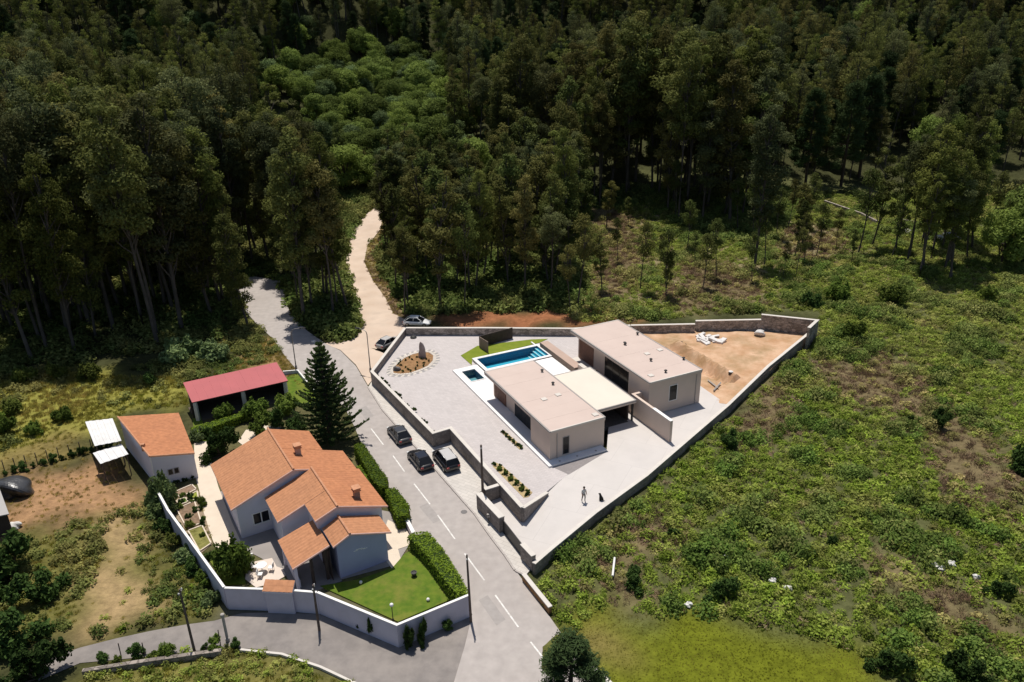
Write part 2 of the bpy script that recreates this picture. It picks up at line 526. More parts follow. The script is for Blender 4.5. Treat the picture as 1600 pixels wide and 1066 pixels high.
M_lawn2 = mat('bright_lawn', (.15, .20, .022), .9, .0, 1.2, .1, .5, 14, col2=(.20, .235, .03))
M_tarp = mat('black_plastic', (.05, .05, .052), .3, .3, 1.2, .6, .8, 3)

def water_mat(name, tint):
    """clear tinted water: light passes to the basin, the surface mirrors the sky at low angles"""
    mt, nt, N, Lk, b = newmat(name)
    N.remove(b)
    tr = N.new('ShaderNodeBsdfTransparent'); tr.inputs[0].default_value = (*tint, 1)
    gl = N.new('ShaderNodeBsdfGlossy'); gl.inputs['Roughness'].default_value = .03
    n = N.new('ShaderNodeTexNoise'); n.inputs['Scale'].default_value = 2.5
    bp = N.new('ShaderNodeBump'); bp.inputs['Strength'].default_value = .15; bp.inputs['Distance'].default_value = .05
    Lk.new(n.outputs['Fac'], bp.inputs['Height']); Lk.new(bp.outputs[0], gl.inputs['Normal'])
    fr = N.new('ShaderNodeFresnel'); fr.inputs['IOR'].default_value = 1.33
    Lk.new(bp.outputs[0], fr.inputs['Normal'])
    mx = N.new('ShaderNodeMixShader')
    Lk.new(fr.outputs[0], mx.inputs[0]); Lk.new(tr.outputs[0], mx.inputs[1]); Lk.new(gl.outputs[0], mx.inputs[2])
    Lk.new(mx.outputs[0], N['Material Output'].inputs[0])
    return mt
M_water = water_mat('pool_water', (.72, .93, .97))

# ------------------------------------------------------------------ terrain: one sheet, ground colours by zone
CLEARING = [G(u, v) for u, v in ((405, 190), (462, 186), (492, 225), (486, 262), (440, 268), (412, 240))]
zones = []   # (polygon in the ground plane, colour)
def zone(px, col, soft=1.0, z=0):
    zones.append((PX(px, z), col, soft))

FIELD_PX = [(833, 885), (1010, 752), (1275, 518), (1285, 488), (1190, 488), (1000, 503), (905, 503), (860, 480), (930, 350), (1000, 300), (1250, 298), (1620, 300), (1800, 400), (1900, 1200), (840, 1200), (850, 1010), (880, 985), (855, 950)]
MEADOW_PX = [(870, 1000), (905, 958), (930, 945), (990, 962), (1080, 958), (1180, 972), (1260, 985), (1330, 1020), (1380, 1045), (1440, 1066), (1500, 1160), (860, 1160), (900, 1066)]
SOILPLOT_PX = [(10, 770), (50, 740), (100, 728), (150, 722), (205, 745), (222, 778), (160, 798), (90, 815), (45, 832), (10, 832)]
DRYSTRIP_PX = [(155, 812), (205, 815), (222, 880), (236, 968), (180, 978), (125, 985), (128, 930), (160, 870)]
WEEDS_PX = [(60, 840), (225, 780), (250, 830), (330, 940), (325, 962), (120, 1000), (0, 1010), (-150, 900), (0, 850)]
SCRUB_PX = [(-150, 620), (0, 585), (100, 575), (200, 590), (285, 590), (295, 635), (200, 645), (100, 690), (0, 705), (-150, 720)]
MOWN_PX = [(-120, 730), (0, 708), (60, 690), (130, 672), (140, 705), (60, 725), (0, 738)]
VERGE_PX = [(350, 585), (380, 560), (400, 540), (430, 530), (450, 560), (470, 605), (440, 580), (432, 566), (400, 572)]
REDEARTH_PX = [(680, 503), (700, 494), (760, 490), (840, 487), (900, 486), (985, 484), (1000, 494), (960, 502), (800, 507), (690, 510)]
TRACK_PX = [(552, 540), (600, 548), (640, 505), (614, 490), (602, 466), (582, 438), (569, 410), (574, 385), (594, 360), (600, 334), (592, 322), (574, 335), (550, 362), (541, 395), (541, 422), (551, 455), (560, 490), (562, 512), (540, 535)]
VERGE_T = [(566, 404), (592, 352), (606, 340), (608, 356), (588, 402), (606, 440), (630, 480), (645, 503), (612, 496), (590, 455)]
BOTTOM_PX = [(130, 1048), (330, 1012), (450, 1026), (570, 1080), (570, 1200), (100, 1200)]
CLEAR_PX = [(925, 330), (990, 335), (1010, 380), (1015, 440), (960, 480), (915, 470), (930, 400)]
zone(FIELD_PX, (.095, .10, .04))
zone([(1180, 310), (1330, 318), (1340, 380), (1230, 400), (1180, 380)], (.15, .16, .06))
zone([(925, 330), (1000, 328), (1180, 340), (1330, 350), (1340, 420), (1200, 470), (1000, 495), (915, 480)], (.23, .195, .105))
for e in ([(955, 800), (1000, 785), (1050, 830), (1060, 860), (1010, 870), (985, 900), (990, 945), (945, 950), (930, 900), (960, 860)],
          [(1270, 575), (1330, 555), (1420, 560), (1440, 600), (1400, 640), (1330, 625), (1280, 610)],
          [(1400, 640), (1450, 620), (1500, 640), (1600, 760), (1600, 830), (1520, 800), (1450, 720)],
          [(1340, 880), (1420, 870), (1520, 940), (1620, 985), (1600, 1020), (1480, 980), (1400, 930)],
          [(1170, 610), (1230, 590), (1260, 640), (1210, 690), (1150, 700)],
          [(1080, 400), (1180, 420), (1200, 470), (1080, 490), (1020, 470)], CLEAR_PX):
    zone(e, (.16, .125, .065))
zone(MEADOW_PX, (.125, .14, .012))
zone([(880, 1000), (930, 985), (980, 1010), (960, 1066), (900, 1050)], (.19, .15, .05))
zone(SCRUB_PX, (.235, .22, .05))
zone(MOWN_PX, (.20, .155, .055))
zone(SOILPLOT_PX, (.34, .20, .105))
zone(WEEDS_PX, (.13, .12, .035))
zone(DRYSTRIP_PX, (.35, .245, .125))
zone(VERGE_PX, (.30, .20, .085))
zones.append(([G(u, v) for u, v in ((530, 250), (600, 245), (612, 330), (600, 360), (615, 420), (600, 440), (530, 400), (525, 330))], (.17, .175, .05), 1))
zones.append(([G(u, v) for u, v in VERGE_T], (.30, .21, .12), 1))
zone(REDEARTH_PX, (.30, .125, .06))
zone(BOTTOM_PX, (.17, .155, .045))
zones.append((CLEARING, (.26, .29, .05), 1))
zones.append(([G(u, v) for u, v in ((1470, 300), (1535, 304), (1530, 322), (1480, 318))], (.32, .2, .09), 1))
zone([(240, 760), (350, 917), (495, 925), (620, 976), (732, 930), (640, 830), (560, 680), (450, 600), (300, 650)], (.12, .11, .05))
zone([(350, 930), (500, 940), (620, 1000), (740, 955), (740, 1000), (625, 1040), (430, 990)], (.22, .20, .17))

def build_terrain():
    xs = np.concatenate([np.linspace(-420, -112, 40)[:-1], np.arange(-112, 112, .9), np.linspace(112, 420, 40)])
    ys = np.concatenate([np.linspace(-60, 30, 12)[:-1], np.arange(30, 215, .9), np.linspace(216, 700, 110)])
    X, Y = np.meshgrid(xs, ys)
    Z = hill(X, Y)
    rs = np.random.RandomState(3)
    # unevenness of rough ground, none under the built plots
    rough = np.sin(X * .9 + np.sin(Y * .7)) * np.cos(Y * .8 + np.sin(X * .5)) * .10 + np.sin(X * .35) * np.cos(Y * .4) * .12
    col = np.zeros(X.shape + (3,)); col[:] = (.05, .052, .022)
    jx = X + 1.5 * np.sin(Y * .8 + 1.2 * np.sin(X * .6)) + .8 * np.sin(X * 1.7 + Y * 1.3)
    jy = Y + 1.5 * np.sin(X * .7 + 1.1 * np.sin(Y * .9)) + .8 * np.cos(X * 1.9 - Y * 1.2)
    for poly, c, soft in zones:
        k = inside(jx, jy, poly)
        col[k] = c
    # blur borders
    for _ in range(3):
        q = col.copy()
        q[1:-1, 1:-1] = (col[1:-1, 1:-1] * 2 + col[:-2, 1:-1] + col[2:, 1:-1] + col[1:-1, :-2] + col[1:-1, 2:]) / 6
        col = q
    f = inside(X, Y, PX(FIELD_PX)) & ~inside(X, Y, PX(MEADOW_PX))
    Z = Z + rough * f - .03
    plot = PX([(580, 585), (632, 510), (1275, 500), (1270, 525), (834, 885), (812, 850)])
    Z[inside(X, Y, plot)] -= .35
    ny, nx = X.shape
    V = np.stack([X, Y, Z], -1).reshape(-1, 3)
    i = np.arange(ny * nx).reshape(ny, nx)
    F = np.stack([i[:-1, :-1], i[:-1, 1:], i[1:, 1:], i[1:, :-1]], -1).reshape(-1, 4)
    mt, nt, N, Lk, b = newmat('ground_soil')
    at = N.new('ShaderNodeAttribute'); at.attribute_name = 'ground'
    geo = N.new('ShaderNodeNewGeometry')
    n1 = N.new('ShaderNodeTexNoise'); n1.inputs['Scale'].default_value = .9; n1.inputs['Detail'].default_value = 10; n1.inputs['Roughness'].default_value = .7
    Lk.new(geo.outputs['Position'], n1.inputs['Vector'])
    mr = N.new('ShaderNodeMapRange'); mr.inputs[1].default_value = .25; mr.inputs[2].default_value = .75; mr.inputs[3].default_value = .55; mr.inputs[4].default_value = 1.45
    Lk.new(n1.outputs['Fac'], mr.inputs[0])
    mx = N.new('ShaderNodeMix'); mx.data_type = 'RGBA'; mx.blend_type = 'MULTIPLY'; mx.inputs[0].default_value = 1
    Lk.new(at.outputs['Color'], mx.inputs[6]); Lk.new(mr.outputs[0], mx.inputs[7])
    Lk.new(mx.outputs[2], b.inputs['Base Color'])
    b.inputs['Roughness'].default_value = 1; setspec(b, .05)
    n2 = N.new('ShaderNodeTexNoise'); n2.inputs['Scale'].default_value = 2.5; n2.inputs['Detail'].default_value = 8
    Lk.new(geo.outputs['Position'], n2.inputs['Vector'])
    bp = N.new('ShaderNodeBump'); bp.inputs['Strength'].default_value = .8; bp.inputs['Distance'].default_value = .25
    Lk.new(n2.outputs['Fac'], bp.inputs['Height']); Lk.new(bp.outputs[0], b.inputs['Normal'])
    me = quadmesh('ground', V, F, [mt], smooth=True)
    a = me.attributes.new('ground', 'FLOAT_COLOR', 'POINT')
    c4 = np.ones((ny * nx, 4), np.float32); c4[:, :3] = col.reshape(-1, 3)
    a.data.foreach_set('color', c4.ravel())
    o = linked('ground', me)
    o['kind'] = 'structure'
build_terrain()

# ------------------------------------------------------------------ roads
def strip(left, right, z):
    mb = MB()
    L_, R_ = PX(left, z), PX(right, z)
    for i in range(len(L_) - 1):
        mb.add([L_[i], R_[i], R_[i + 1], L_[i + 1]], [(3, 2, 1, 0)])
    return mb

# the street: near end at the bottom of the frame, runs up into the wood
ROAD_L = [(690, 1130), (726, 1010), (738, 960), (700, 905), (668, 862), (632, 812), (600, 762), (572, 710), (553, 665), (538, 636), (505, 608), (470, 585), (448, 560), (425, 528), (400, 505), (378, 480), (372, 455), (385, 430)]
ROAD_R = [(1000, 1180), (905, 1030), (862, 968), (812, 900), (783, 858), (742, 803), (702, 757), (664, 713), (630, 676), (598, 640), (575, 604), (556, 572), (532, 548), (507, 536), (480, 517), (455, 492), (445, 470), (445, 440)]
struct('road', strip(ROAD_L, ROAD_R, .03), M_asphalt)
road_poly = PX(ROAD_L + ROAD_R[::-1])
LANE_T = [(60, 1035), (125, 1012), (180, 998), (235, 986), (290, 976), (335, 970), (378, 958), (430, 957), (500, 960), (560, 986), (622, 1010), (733, 962), (760, 1000)]
LANE_B = [(60, 1064), (125, 1036), (190, 1030), (250, 1024), (300, 1018), (355, 1012), (400, 1014), (450, 1022), (500, 1040), (550, 1062), (600, 1090), (700, 1130), (760, 1130)]
struct('side_lane', strip(LANE_T, LANE_B, .012), M_lane)
# dirt junction and track
def build_track():
    poly = [G(u, v) for u, v in TRACK_PX]
    bm = bmesh.new()
    bm.faces.new([bm.verts.new((p.x, p.y, 0)) for p in poly])
    for ax in ((1, 0, 0), (0, 1, 0)):
        lo = min(p.x * ax[0] + p.y * ax[1] for p in poly); hi = max(p.x * ax[0] + p.y * ax[1] for p in poly)
        k = lo + 1.0
        while k < hi:
            bmesh.ops.bisect_plane(bm, geom=bm.verts[:] + bm.edges[:] + bm.faces[:], plane_co=Vector(ax) * k, plane_no=ax)
            k += 1.0
    for v in bm.verts:
        v.co.z = float(hill(v.co.x, v.co.y)) + .018 + .06 * float(sstep(125, 150, v.co.y))
    me = bpy.data.meshes.new('dirt_track'); bm.to_mesh(me); bm.free()
    if sum(p.normal.z for p in me.polygons) < 0:
        me.flip_normals()
    me.materials.append(M_dirt)
    o = linked('dirt_track', me); o['kind'] = 'structure'
build_track()
MB_j = MB().sheet(PX([(507, 537), (532, 547), (556, 570), (575, 602), (583, 592), (582, 578), (600, 552), (560, 536), (540, 530)], .022))
struct('dirt_junction', MB_j, M_dirt)
lane_poly = PX(LANE_T + LANE_B[::-1])
track_poly = [G(u, v) for u, v in TRACK_PX]

# repairs and covers in the street
for i, px in enumerate(([(655, 792), (668, 786), (690, 812), (677, 818)], [(748, 938), (762, 930), (790, 968), (776, 978)], [(560, 640), (572, 634), (584, 650), (572, 656)])):
    struct('road_patch', MB().sheet(PX(px, .034)), mat('asphalt_patch_%d' % i, (.34, .31, .29), .9, .08, 2, .2))
for i, (u, v) in enumerate(((725, 800), (668, 846))):
    q = P(u, v, .03)
    tag(MB().lathe((q.x, q.y, .031), [(.34, 0), (.34, .006), (.3, .007)], 16).build('manhole_cover', mat('iron_cover_%d' % i, (.16, .15, .145), .7, .15, 8, .3)), ('round iron manhole cover in the street near the kerb', 'round iron manhole cover in the street near the curved hedge')[i], 'manhole cover')

# dashes of the centre line
D0 = [(580, 670), (614, 712), (647, 756), (684, 805), (726, 865), (774, 930), (829, 1003)]
D1 = [(599, 695), (632, 737), (672, 788), (712, 844), (757, 907), (810, 980), (870, 1055)]
dash_root = thing('centre_line', 'broken white line painted along the middle of the street', 'road marking', (P(684, 805)))
for a, b in zip(D0, D1):
    p, q = P(*a, .04), P(*b, .04)
    d = (q - p).normalized(); n = Vector((-d.y, d.x, 0)) * .07
    q = p + d * min((q - p).length, 4.3)
    MB().add([p - n, p + n, q + n, q - n], [(3, 2, 1, 0)]).build('dash', M_paint, dash_root)

# pavement along the plot with a kerb
WALK_IN = [(583, 592), (600, 617), (640, 657), (676, 690), (705, 690), (745, 735), (762, 760), (745, 772), (752, 795), (785, 832), (815, 858), (832, 886)]
WALK_OUT = [(576, 604), (599, 640), (631, 676), (664, 712), (690, 742), (720, 776), (743, 802), (757, 822), (770, 840), (790, 866), (806, 890), (822, 898)]
mb = MB()
A_, B_ = PX(WALK_IN, .13), PX(WALK_OUT, .13)
ring = A_ + B_[::-1]
mb.prism(ring, 0.0, .13)
struct('pavement', mb, M_walk)
kr = thing('kerb', 'granite kerb edging the pale pavement beside the street', 'kerb', B_[5])
for i in range(len(B_) - 1):
    p, q = B_[i], B_[i + 1]
    d = (q - p); k = max(1, int(d.length / 1.6)); n = Vector((-d.y, d.x, 0)).normalized() * .2
    for j in range(k):
        a = p + d * (j / k) + d.normalized() * .012; b = p + d * ((j + 1) / k) - d.normalized() * .012
        MB().prism([a - n * .05, a - n, b - n, b - n * .05], .0, .145).build('kerb_stone', M_kerb, kr)
# ------------------------------------------------------------------ walls
def offset_line(pts, t):
    """polyline -> left and right borders at +-t/2, mitred"""
    n = len(pts); L_ = []; R_ = []
    for i in range(n):
        d0 = (Vector(pts[i][:2]) - Vector(pts[i - 1][:2])).normalized() if i > 0 else None
        d1 = (Vector(pts[i + 1][:2]) - Vector(pts[i][:2])).normalized() if i < n - 1 else None
        d0 = d0 or d1; d1 = d1 or d0
        n0 = Vector((-d0.y, d0.x)); n1 = Vector((-d1.y, d1.x))
        m_ = (n0 + n1).normalized()
        k = t / 2 / max(.35, m_.dot(n0))
        L_.append(Vector(pts[i][:2]) + m_ * k); R_.append(Vector(pts[i][:2]) - m_ * k)
    return L_, R_

def wall(name, label, pts, thick, zb, material, cop, cat='wall', cop_t=.09, over=.05, group=None):
    """pts: (x, y, top z); coping slabs on a solid body"""
    t = thing(name, label, cat, (pts[0][0], pts[0][1], zb), group)
    L_, R_ = offset_line(pts, thick)
    mb = MB()
    n = len(pts)
    vs = []
    for i in range(n):
        z = pts[i][2] - cop_t
        vs += [(L_[i].x, L_[i].y, zb), (R_[i].x, R_[i].y, zb), (R_[i].x, R_[i].y, z), (L_[i].x, L_[i].y, z)]
    fs = []
    for i in range(n - 1):
        a, b = i * 4, i * 4 + 4
        for k in range(4):
            fs.append((a + k, a + (k + 1) % 4, b + (k + 1) % 4, b + k))
    fs += [(3, 2, 1, 0), ((n - 1) * 4, (n - 1) * 4 + 1, (n - 1) * 4 + 2, (n - 1) * 4 + 3)]
    mb.add(vs, fs).build('masonry', material, t)
    if cop:
        L2, R2 = offset_line(pts, thick + 2 * over)
        for i in range(n - 1):
            mb = MB()
            z0, z1 = pts[i][2], pts[i + 1][2]
            lo = [(L2[i].x, L2[i].y, z0 - cop_t + .002), (R2[i].x, R2[i].y, z0 - cop_t + .002), (R2[i + 1].x, R2[i + 1].y, z1 - cop_t + .002), (L2[i + 1].x, L2[i + 1].y, z1 - cop_t + .002)]
            hi = [(L2[i].x, L2[i].y, z0), (R2[i].x, R2[i].y, z0), (R2[i + 1].x, R2[i + 1].y, z1), (L2[i + 1].x, L2[i + 1].y, z1)]
            mb.hexa(lo, hi).build('coping', cop, t)
    return t

def W(px, z):
    return [tuple(P(u, v, z)[:2]) + (z,) for u, v in px]

ZP = .9      # level of the plot's yard
# yard paving
PATIO_PX = [(636, 517), (589, 583), (679, 681), (703, 681), (815, 806), (852, 769), (884, 744), (892, 741), (950, 702), (952, 690), (985, 660), (1030, 690), (1137, 630), (1098, 600), (1010, 520), (900, 517)]
HA = R(26)
HO = Vector((-3.4, 87.0, 0))
H1 = Vector((math.cos(HA), math.sin(HA), 0)); H2 = Vector((math.sin(HA), -math.cos(HA), 0))
def T(u, w, z):
    p = HO + H1 * u + H2 * w
    return p.x, p.y, z
patio = PX([(634, 519), (587, 583), (679, 682), (704, 680), (814, 803), (853, 769), (884, 744)], ZP)
patio += [Vector(T(*q, ZP)) for q in ((5.0, 17.01), (-.36, 17.01), (-.36, -10.21), (3.43, -10.21), (3.43, -12.06), (13.69, -12.06), (13.69, -2.0), (14.19, -2.0), (14.19, -5.3), (23.0, -5.3))]
patio += PX([(1000, 514), (960, 516)], ZP)
struct('patio', MB().prism(patio, -.3, ZP), M_patio)

# driveway: climbs from the gate to the yard
DR = [(834, 884), (790, 846), (754, 800), (756, 776), (780, 760), (806, 800), (822, 812), (853, 770), (884, 744), (948, 703), (953, 640), (1000, 560), (1090, 600), (1137, 633), (1075, 690), (1010, 747), (930, 802)]
def drive_z(x, y):
    g = P(805, 830); d = (P(960, 740, ZP) - g).normalized()
    s = (x - g.x) * d.x + (y - g.y) * d.y
    return .06 + (ZP - .055) * float(sstep(-1.5, 9.5, s))
def build_drive():
    poly = []
    for u, v in DR:
        p = P(u, v, ZP)
        for _ in range(6):
            p = P(u, v, drive_z(p.x, p.y))
        poly.append(p)
    bm = bmesh.new()
    f = bm.faces.new([bm.verts.new((p.x, p.y, 0)) for p in poly])
    for ax in ((1, 0, 0), (0, 1, 0)):
        lo = min(p.dot(Vector(ax)) for p in poly); hi = max(p.dot(Vector(ax)) for p in poly)
        k = lo + 1.5
        while k < hi:
            bmesh.ops.bisect_plane(bm, geom=bm.verts[:] + bm.edges[:] + bm.faces[:], plane_co=Vector(ax) * k, plane_no=ax)
            k += 1.5
    for v in bm.verts:
        v.co.z = drive_z(v.co.x, v.co.y) + .004
    bmesh.ops.recalc_face_normals(bm, faces=bm.faces[:])
    me = bpy.data.meshes.new('driveway'); bm.to_mesh(me); bm.free()
    if sum(p.normal.z for p in me.polygons) < 0:
        me.flip_normals()
    me.materials.append(M_concrete)
    o = linked('driveway', me); o['kind'] = 'structure'
build_drive()

# soil behind the upper wing
def build_soil():
    poly = PX([(955, 516), (1060, 516), (1262, 520), (1264, 526), (1140, 632), (1100, 628), (1050, 575), (960, 530)], ZP)
    bm = bmesh.new()
    bm.faces.new([bm.verts.new((p.x, p.y, 0)) for p in poly])
    for ax in ((1, 0, 0), (0, 1, 0)):
        lo = min(p.dot(Vector(ax)) for p in poly); hi = max(p.dot(Vector(ax)) for p in poly)
        k = lo + .6
        while k < hi:
            bmesh.ops.bisect_plane(bm, geom=bm.verts[:] + bm.edges[:] + bm.faces[:], plane_co=Vector(ax) * k, plane_no=ax)
            k += .6
    a, b = P(1062, 548, ZP), P(1142, 596, ZP)
    d = (b - a); ln = d.length; d.normalize()
    for v in bm.verts:
        x, y = v.co.x, v.co.y
        z = ZP - .03 + .05 * math.sin(x * 1.3 + math.sin(y)) * math.cos(y * 1.1) + .03 * math.sin(x * 3.1 + y * 2.3)
        s = (x - a.x) * d.x + (y - a.y) * d.y; q = -(x - a.x) * d.y + (y - a.y) * d.x
        if -2 < s < ln:
            z += .9 * math.exp(-((q - .8) / .7) ** 2) - .6 * math.exp(-((q + .7) / .7) ** 2)
        v.co.z = z
    bmesh.ops.recalc_face_normals(bm, faces=bm.faces[:])
    me = bpy.data.meshes.new('bare_soil'); bm.to_mesh(me); bm.free()
    if sum(p.normal.z for p in me.polygons) < 0:
        me.flip_normals()
    me.materials.append(M_soil)
    o = linked('bare_soil', me); o['kind'] = 'structure'
build_soil()

ZW = 1.95
wall('boundary_wall', 'rough block wall with pale coping along the street side of the paved yard', W([(633, 512), (581, 580), (677, 676), (704, 668), (816, 792)], ZW) , .32, -.1, M_block, M_coping)
# ramp cheek: from the sharp corner back to nothing
a, b = P(817, 793, ZW), P(855, 769, 1.0)
wall('ramp_wall', 'tapering wall wedge at the sharp corner beside the driveway ramp', [(a.x, a.y, ZW), (b.x, b.y, 1.02)], .3, -.1, M_block, M_coping)
wall('boundary_wall', 'long stone wall behind the pool and the standing stone, with pale coping', W([(634, 512), (760, 512), (895, 513), (985, 508)], 2.1), .34, -.1, M_stone, M_coping)
wall('boundary_wall', 'rough stone wall behind the bare orange soil, lower stretch', W([(986, 508), (1086, 506)], 2.15), .36, -.1, M_stone, M_coping)
wall('boundary_wall', 'rough stone wall behind the pale rubble heap, middle stretch', W([(1087, 501), (1190, 499)], 2.5), .36, -.1, M_stone, M_coping)
wall('boundary_wall', 'tallest stone wall closing the far corner of the soil yard', W([(1190, 491), (1277, 500), (1264, 512)], 3.3), .36, -.1, M_stone, M_coping)
wall('boundary_wall', 'long field-side block wall running from gate pillar to soil yard', [tuple(P(u, v, z)[:2]) + (z,) for u, v, z in ((1264, 520, 1.5), (1200, 572, 1.35), (1138, 632, 1.3), (1075, 686, 1.25), (1010, 742, 1.2), (930, 800, 1.2), (862, 856, 1.2), (834, 880, 1.25))], .3, -.3, M_block, M_coping)
# front walls by the gate
wall('gate_wall', 'solid grey wall panel with pale top beside the sliding gate', [tuple(P(u, v, 1.9)[:2]) + (1.9,) for u, v in ((748, 770), (765, 788), (784, 808))], .55, 0, M_block, M_coping)
wall('gate_wall', 'short end wall of the driveway at the field corner', [tuple(P(u, v, 1.75)[:2]) + (1.75,) for u, v in ((816, 849), (834, 868))], .4, 0, M_block, M_coping)
wall('meter_wall', 'small wall stub with dark recess behind the timber pole', [tuple(P(u, v, 1.8)[:2]) + (1.8,) for u, v in ((757, 764), (779, 757))], .35, 0, M_block, M_coping)
gt = thing('sliding_gate', 'dark sheet-metal sliding gate between the two grey gate walls', 'gate', P(786, 835))
ga, gb = P(786, 812, 1.6), P(818, 853, 1.6)
gd = (gb - ga); gl = gd.length; gd.normalize(); gn = Vector((-gd.y, gd.x, 0))
def TG(x, y, z): return ga.x + gd.x * x + gn.x * y, ga.y + gd.y * x + gn.y * y, z
MB().box(0, gl, -.04, .04, .12, .2, TG).box(0, gl, -.04, .04, 1.5, 1.58, TG).box(0, .08, -.04, .04, .2, 1.5, TG).box(gl - .08, gl, -.04, .04, .2, 1.5, TG).build('gate_frame', M_dark, gt)
k = 14
for i in range(k):
    x0 = .09 + (gl - .18) * i / k
    MB().box(x0 + .01, x0 + (gl - .18) / k - .01, -.02, .02, .2, 1.5, TG).build('gate_slat', M_dark, gt)
MB().box(0, gl, -.08, .08, .05, .1, TG).build('gate_rail', M_galv, gt)
iv = thing('house_intercom', 'little grey letter box fixed at the street face of the gate wall', 'letter box', P(765, 815))
q = P(764, 806, .9)
MB().box(q.x - .2, q.x + .12, q.y - .25, q.y - .05, .85, 1.2).build('box_body', M_trim, iv)
MB().box(q.x - .16, q.x + .08, q.y - .262, q.y - .252, 1.08, 1.12).build('letter_slot', M_dark, iv)
MB().tube([(q.x - .04, q.y - .15, 0.1), (q.x - .04, q.y - .15, .85)], .04, 8).build('box_stand', M_dark, iv)

# ------------------------------------------------------------------ modern house
def local(px, z):
    d = P(*px, z) - HO
    return d.dot(H1), d.dot(H2)
ZF = 1.1
# white terrace: around both pools and under the lower wing; ring of slabs leaves the basins open
mb = MB()
pu0, pu1, pw0, pw1 = 3.9, 13.45, -11.6, -8.0     # main pool
ju0, ju1, jw0, jw1 = .5, 2.4, -9.0, -5.7         # small pool
t0, t1 = .3, ZF
mb.box(-.35, ju0, -10.2, -2.6, t0, t1, T)
mb.box(ju0, ju1, -10.2, jw0, t0, t1, T)
mb.box(ju0, ju1, jw1, -2.6, t0, t1, T)
mb.box(ju1, 3.3, -10.2, -2.6, t0, t1, T)
mb.box(3.3, pu1 + .02, pw1 + .52, -2.6, t0, t1 + .002, T)
mb.box(pu1 + .02, 13.68, -13.6, -2.6, t0, t1 + .001, T)
mb.box(7.0, 13.68, -2.6, 2.6, t0, t1, T)
mb.box(-.35, 7.0, -2.6, 17.0, t0, t1, T)
struct('terrace', mb, M_white)
dark_tri = MB().sheet([Vector(T(*q)) for q in ((0.1, 17.02, ZP + .012), (.9, 19.1, ZP + .012), (7.2, 17.02, ZP + .012))])  # darker triangle of the sett pattern before the end wall
struct('dark_paving', dark_tri, M_patio_dk)

def pool(name, label, u0, u1, w0, w1, z, depth, tile, wall_tile, raised, steps=None):
    t = thing(name, label, 'pool', T((u0 + u1) / 2, (w0 + w1) / 2, z))
    e = .12
    zb = z - depth
    MB().box(u0, u1, w0, w1, zb - .1, zb, T).build('basin_floor', tile, t)
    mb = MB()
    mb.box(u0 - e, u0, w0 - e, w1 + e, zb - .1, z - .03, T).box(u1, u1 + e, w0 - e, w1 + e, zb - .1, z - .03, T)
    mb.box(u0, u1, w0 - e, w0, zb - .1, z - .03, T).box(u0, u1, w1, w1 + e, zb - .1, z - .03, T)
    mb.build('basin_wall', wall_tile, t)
    MB().add([T(u0 + .004, w0 + .004, z - .24), T(u1 - .004, w0 + .004, z - .24), T(u1 - .004, w1 - .004, z - .24), T(u0 + .004, w1 - .004, z - .24)], [(3, 2, 1, 0)]).build('water', M_water, t)
    c = raised
    for (a0, a1, b0, b1) in ((u0 - c, u1 + c, w0 - c, w0), (u0 - c, u1 + c, w1, w1 + c), (u0 - c, u0, w0, w1), (u1, u1 + c, w0, w1)):
        MB().box(a0, a1, b0, b1, z - .028, z + .05, T).build('coping', M_white, t)
    if steps:
        for i in range(steps):
            MB().box(u1 - .4 - .42 * i, u1 - .42 * i, w0 + .002, w1 - .002, zb, z - .3 - .3 * i, T).build('step', tile, t)
            MB().box(u1 - .4 - .42 * i, u1 - .26 - .42 * i, w0 + .004, w1 - .004, z - .299 - .3 * i, z - .27 - .3 * i, T).build('step_nosing', M_white, t)
    return t
pool('swimming_pool', 'long rectangular blue swimming pool with white coping and steps at one end', pu0, pu1, pw0, pw1, ZF + .12, 1.25, M_pool, M_shade_tile, .5, 4)
pool('spa_pool', 'small square grey-green plunge pool beside the long pool', ju0, ju1, jw0, jw1, ZF + .02, 1.1, M_jac, M_shade_tile, .16)
# raised pool edge masonry toward the lawn
struct('pool_plinth', MB().box(pu0 - .45, pu1 + .01, pw0 - .45, pw0 - .13, .3, ZF + .085, T).box(pu0 - .45, pu0 - .13, pw0 - .12, pw1 + .5, .3, ZF + .085, T), M_coping)

lawn_pts = PX([(720, 556), (746, 541), (830, 531), (856, 530), (843, 536), (738, 562), (737, 571)], ZP)
struct('pool_lawn', MB().prism(lawn_pts, .3, ZP + .06), M_lawn2)
# privacy screen on the lawn
sc = thing('privacy_screen', 'dark brown L-shaped privacy screen standing on the poolside lawn', 'screen', P(748, 543, ZP))
s0, s1, s2 = P(749, 543, ZP), P(763, 552, ZP), P(813, 538, ZP)
def panel(a, b, z0, z1, th, nm, mt, par, n=1, gap=.02):
    d = (b - a); ln = d.length; d.normalize(); nn = Vector((-d.y, d.x, 0)) * th / 2
    for i in range(n):
        p = a + d * (ln * i / n + gap / 2); q = a + d * (ln * (i + 1) / n - gap / 2)
        MB().prism([p - nn, q - nn, q + nn, p + nn], z0, z1).build(nm, mt, par)
panel(s0, s0 + (s2 - s1) * 1.05, ZP, ZP + 1.75, .1, 'screen_panel', M_screen, sc, 6)  # back panel: its shade is put into the darker screen colour
panel(s0 + (s1 - s0) * .06, s1, ZP, ZP + 1.75, .1, 'screen_panel', M_screen_b, sc, 3)

house = thing('modern_house', 'modern beige flat-roofed house with two long wings joined by a pale carport roof', 'house', T(7, 6, ZF))

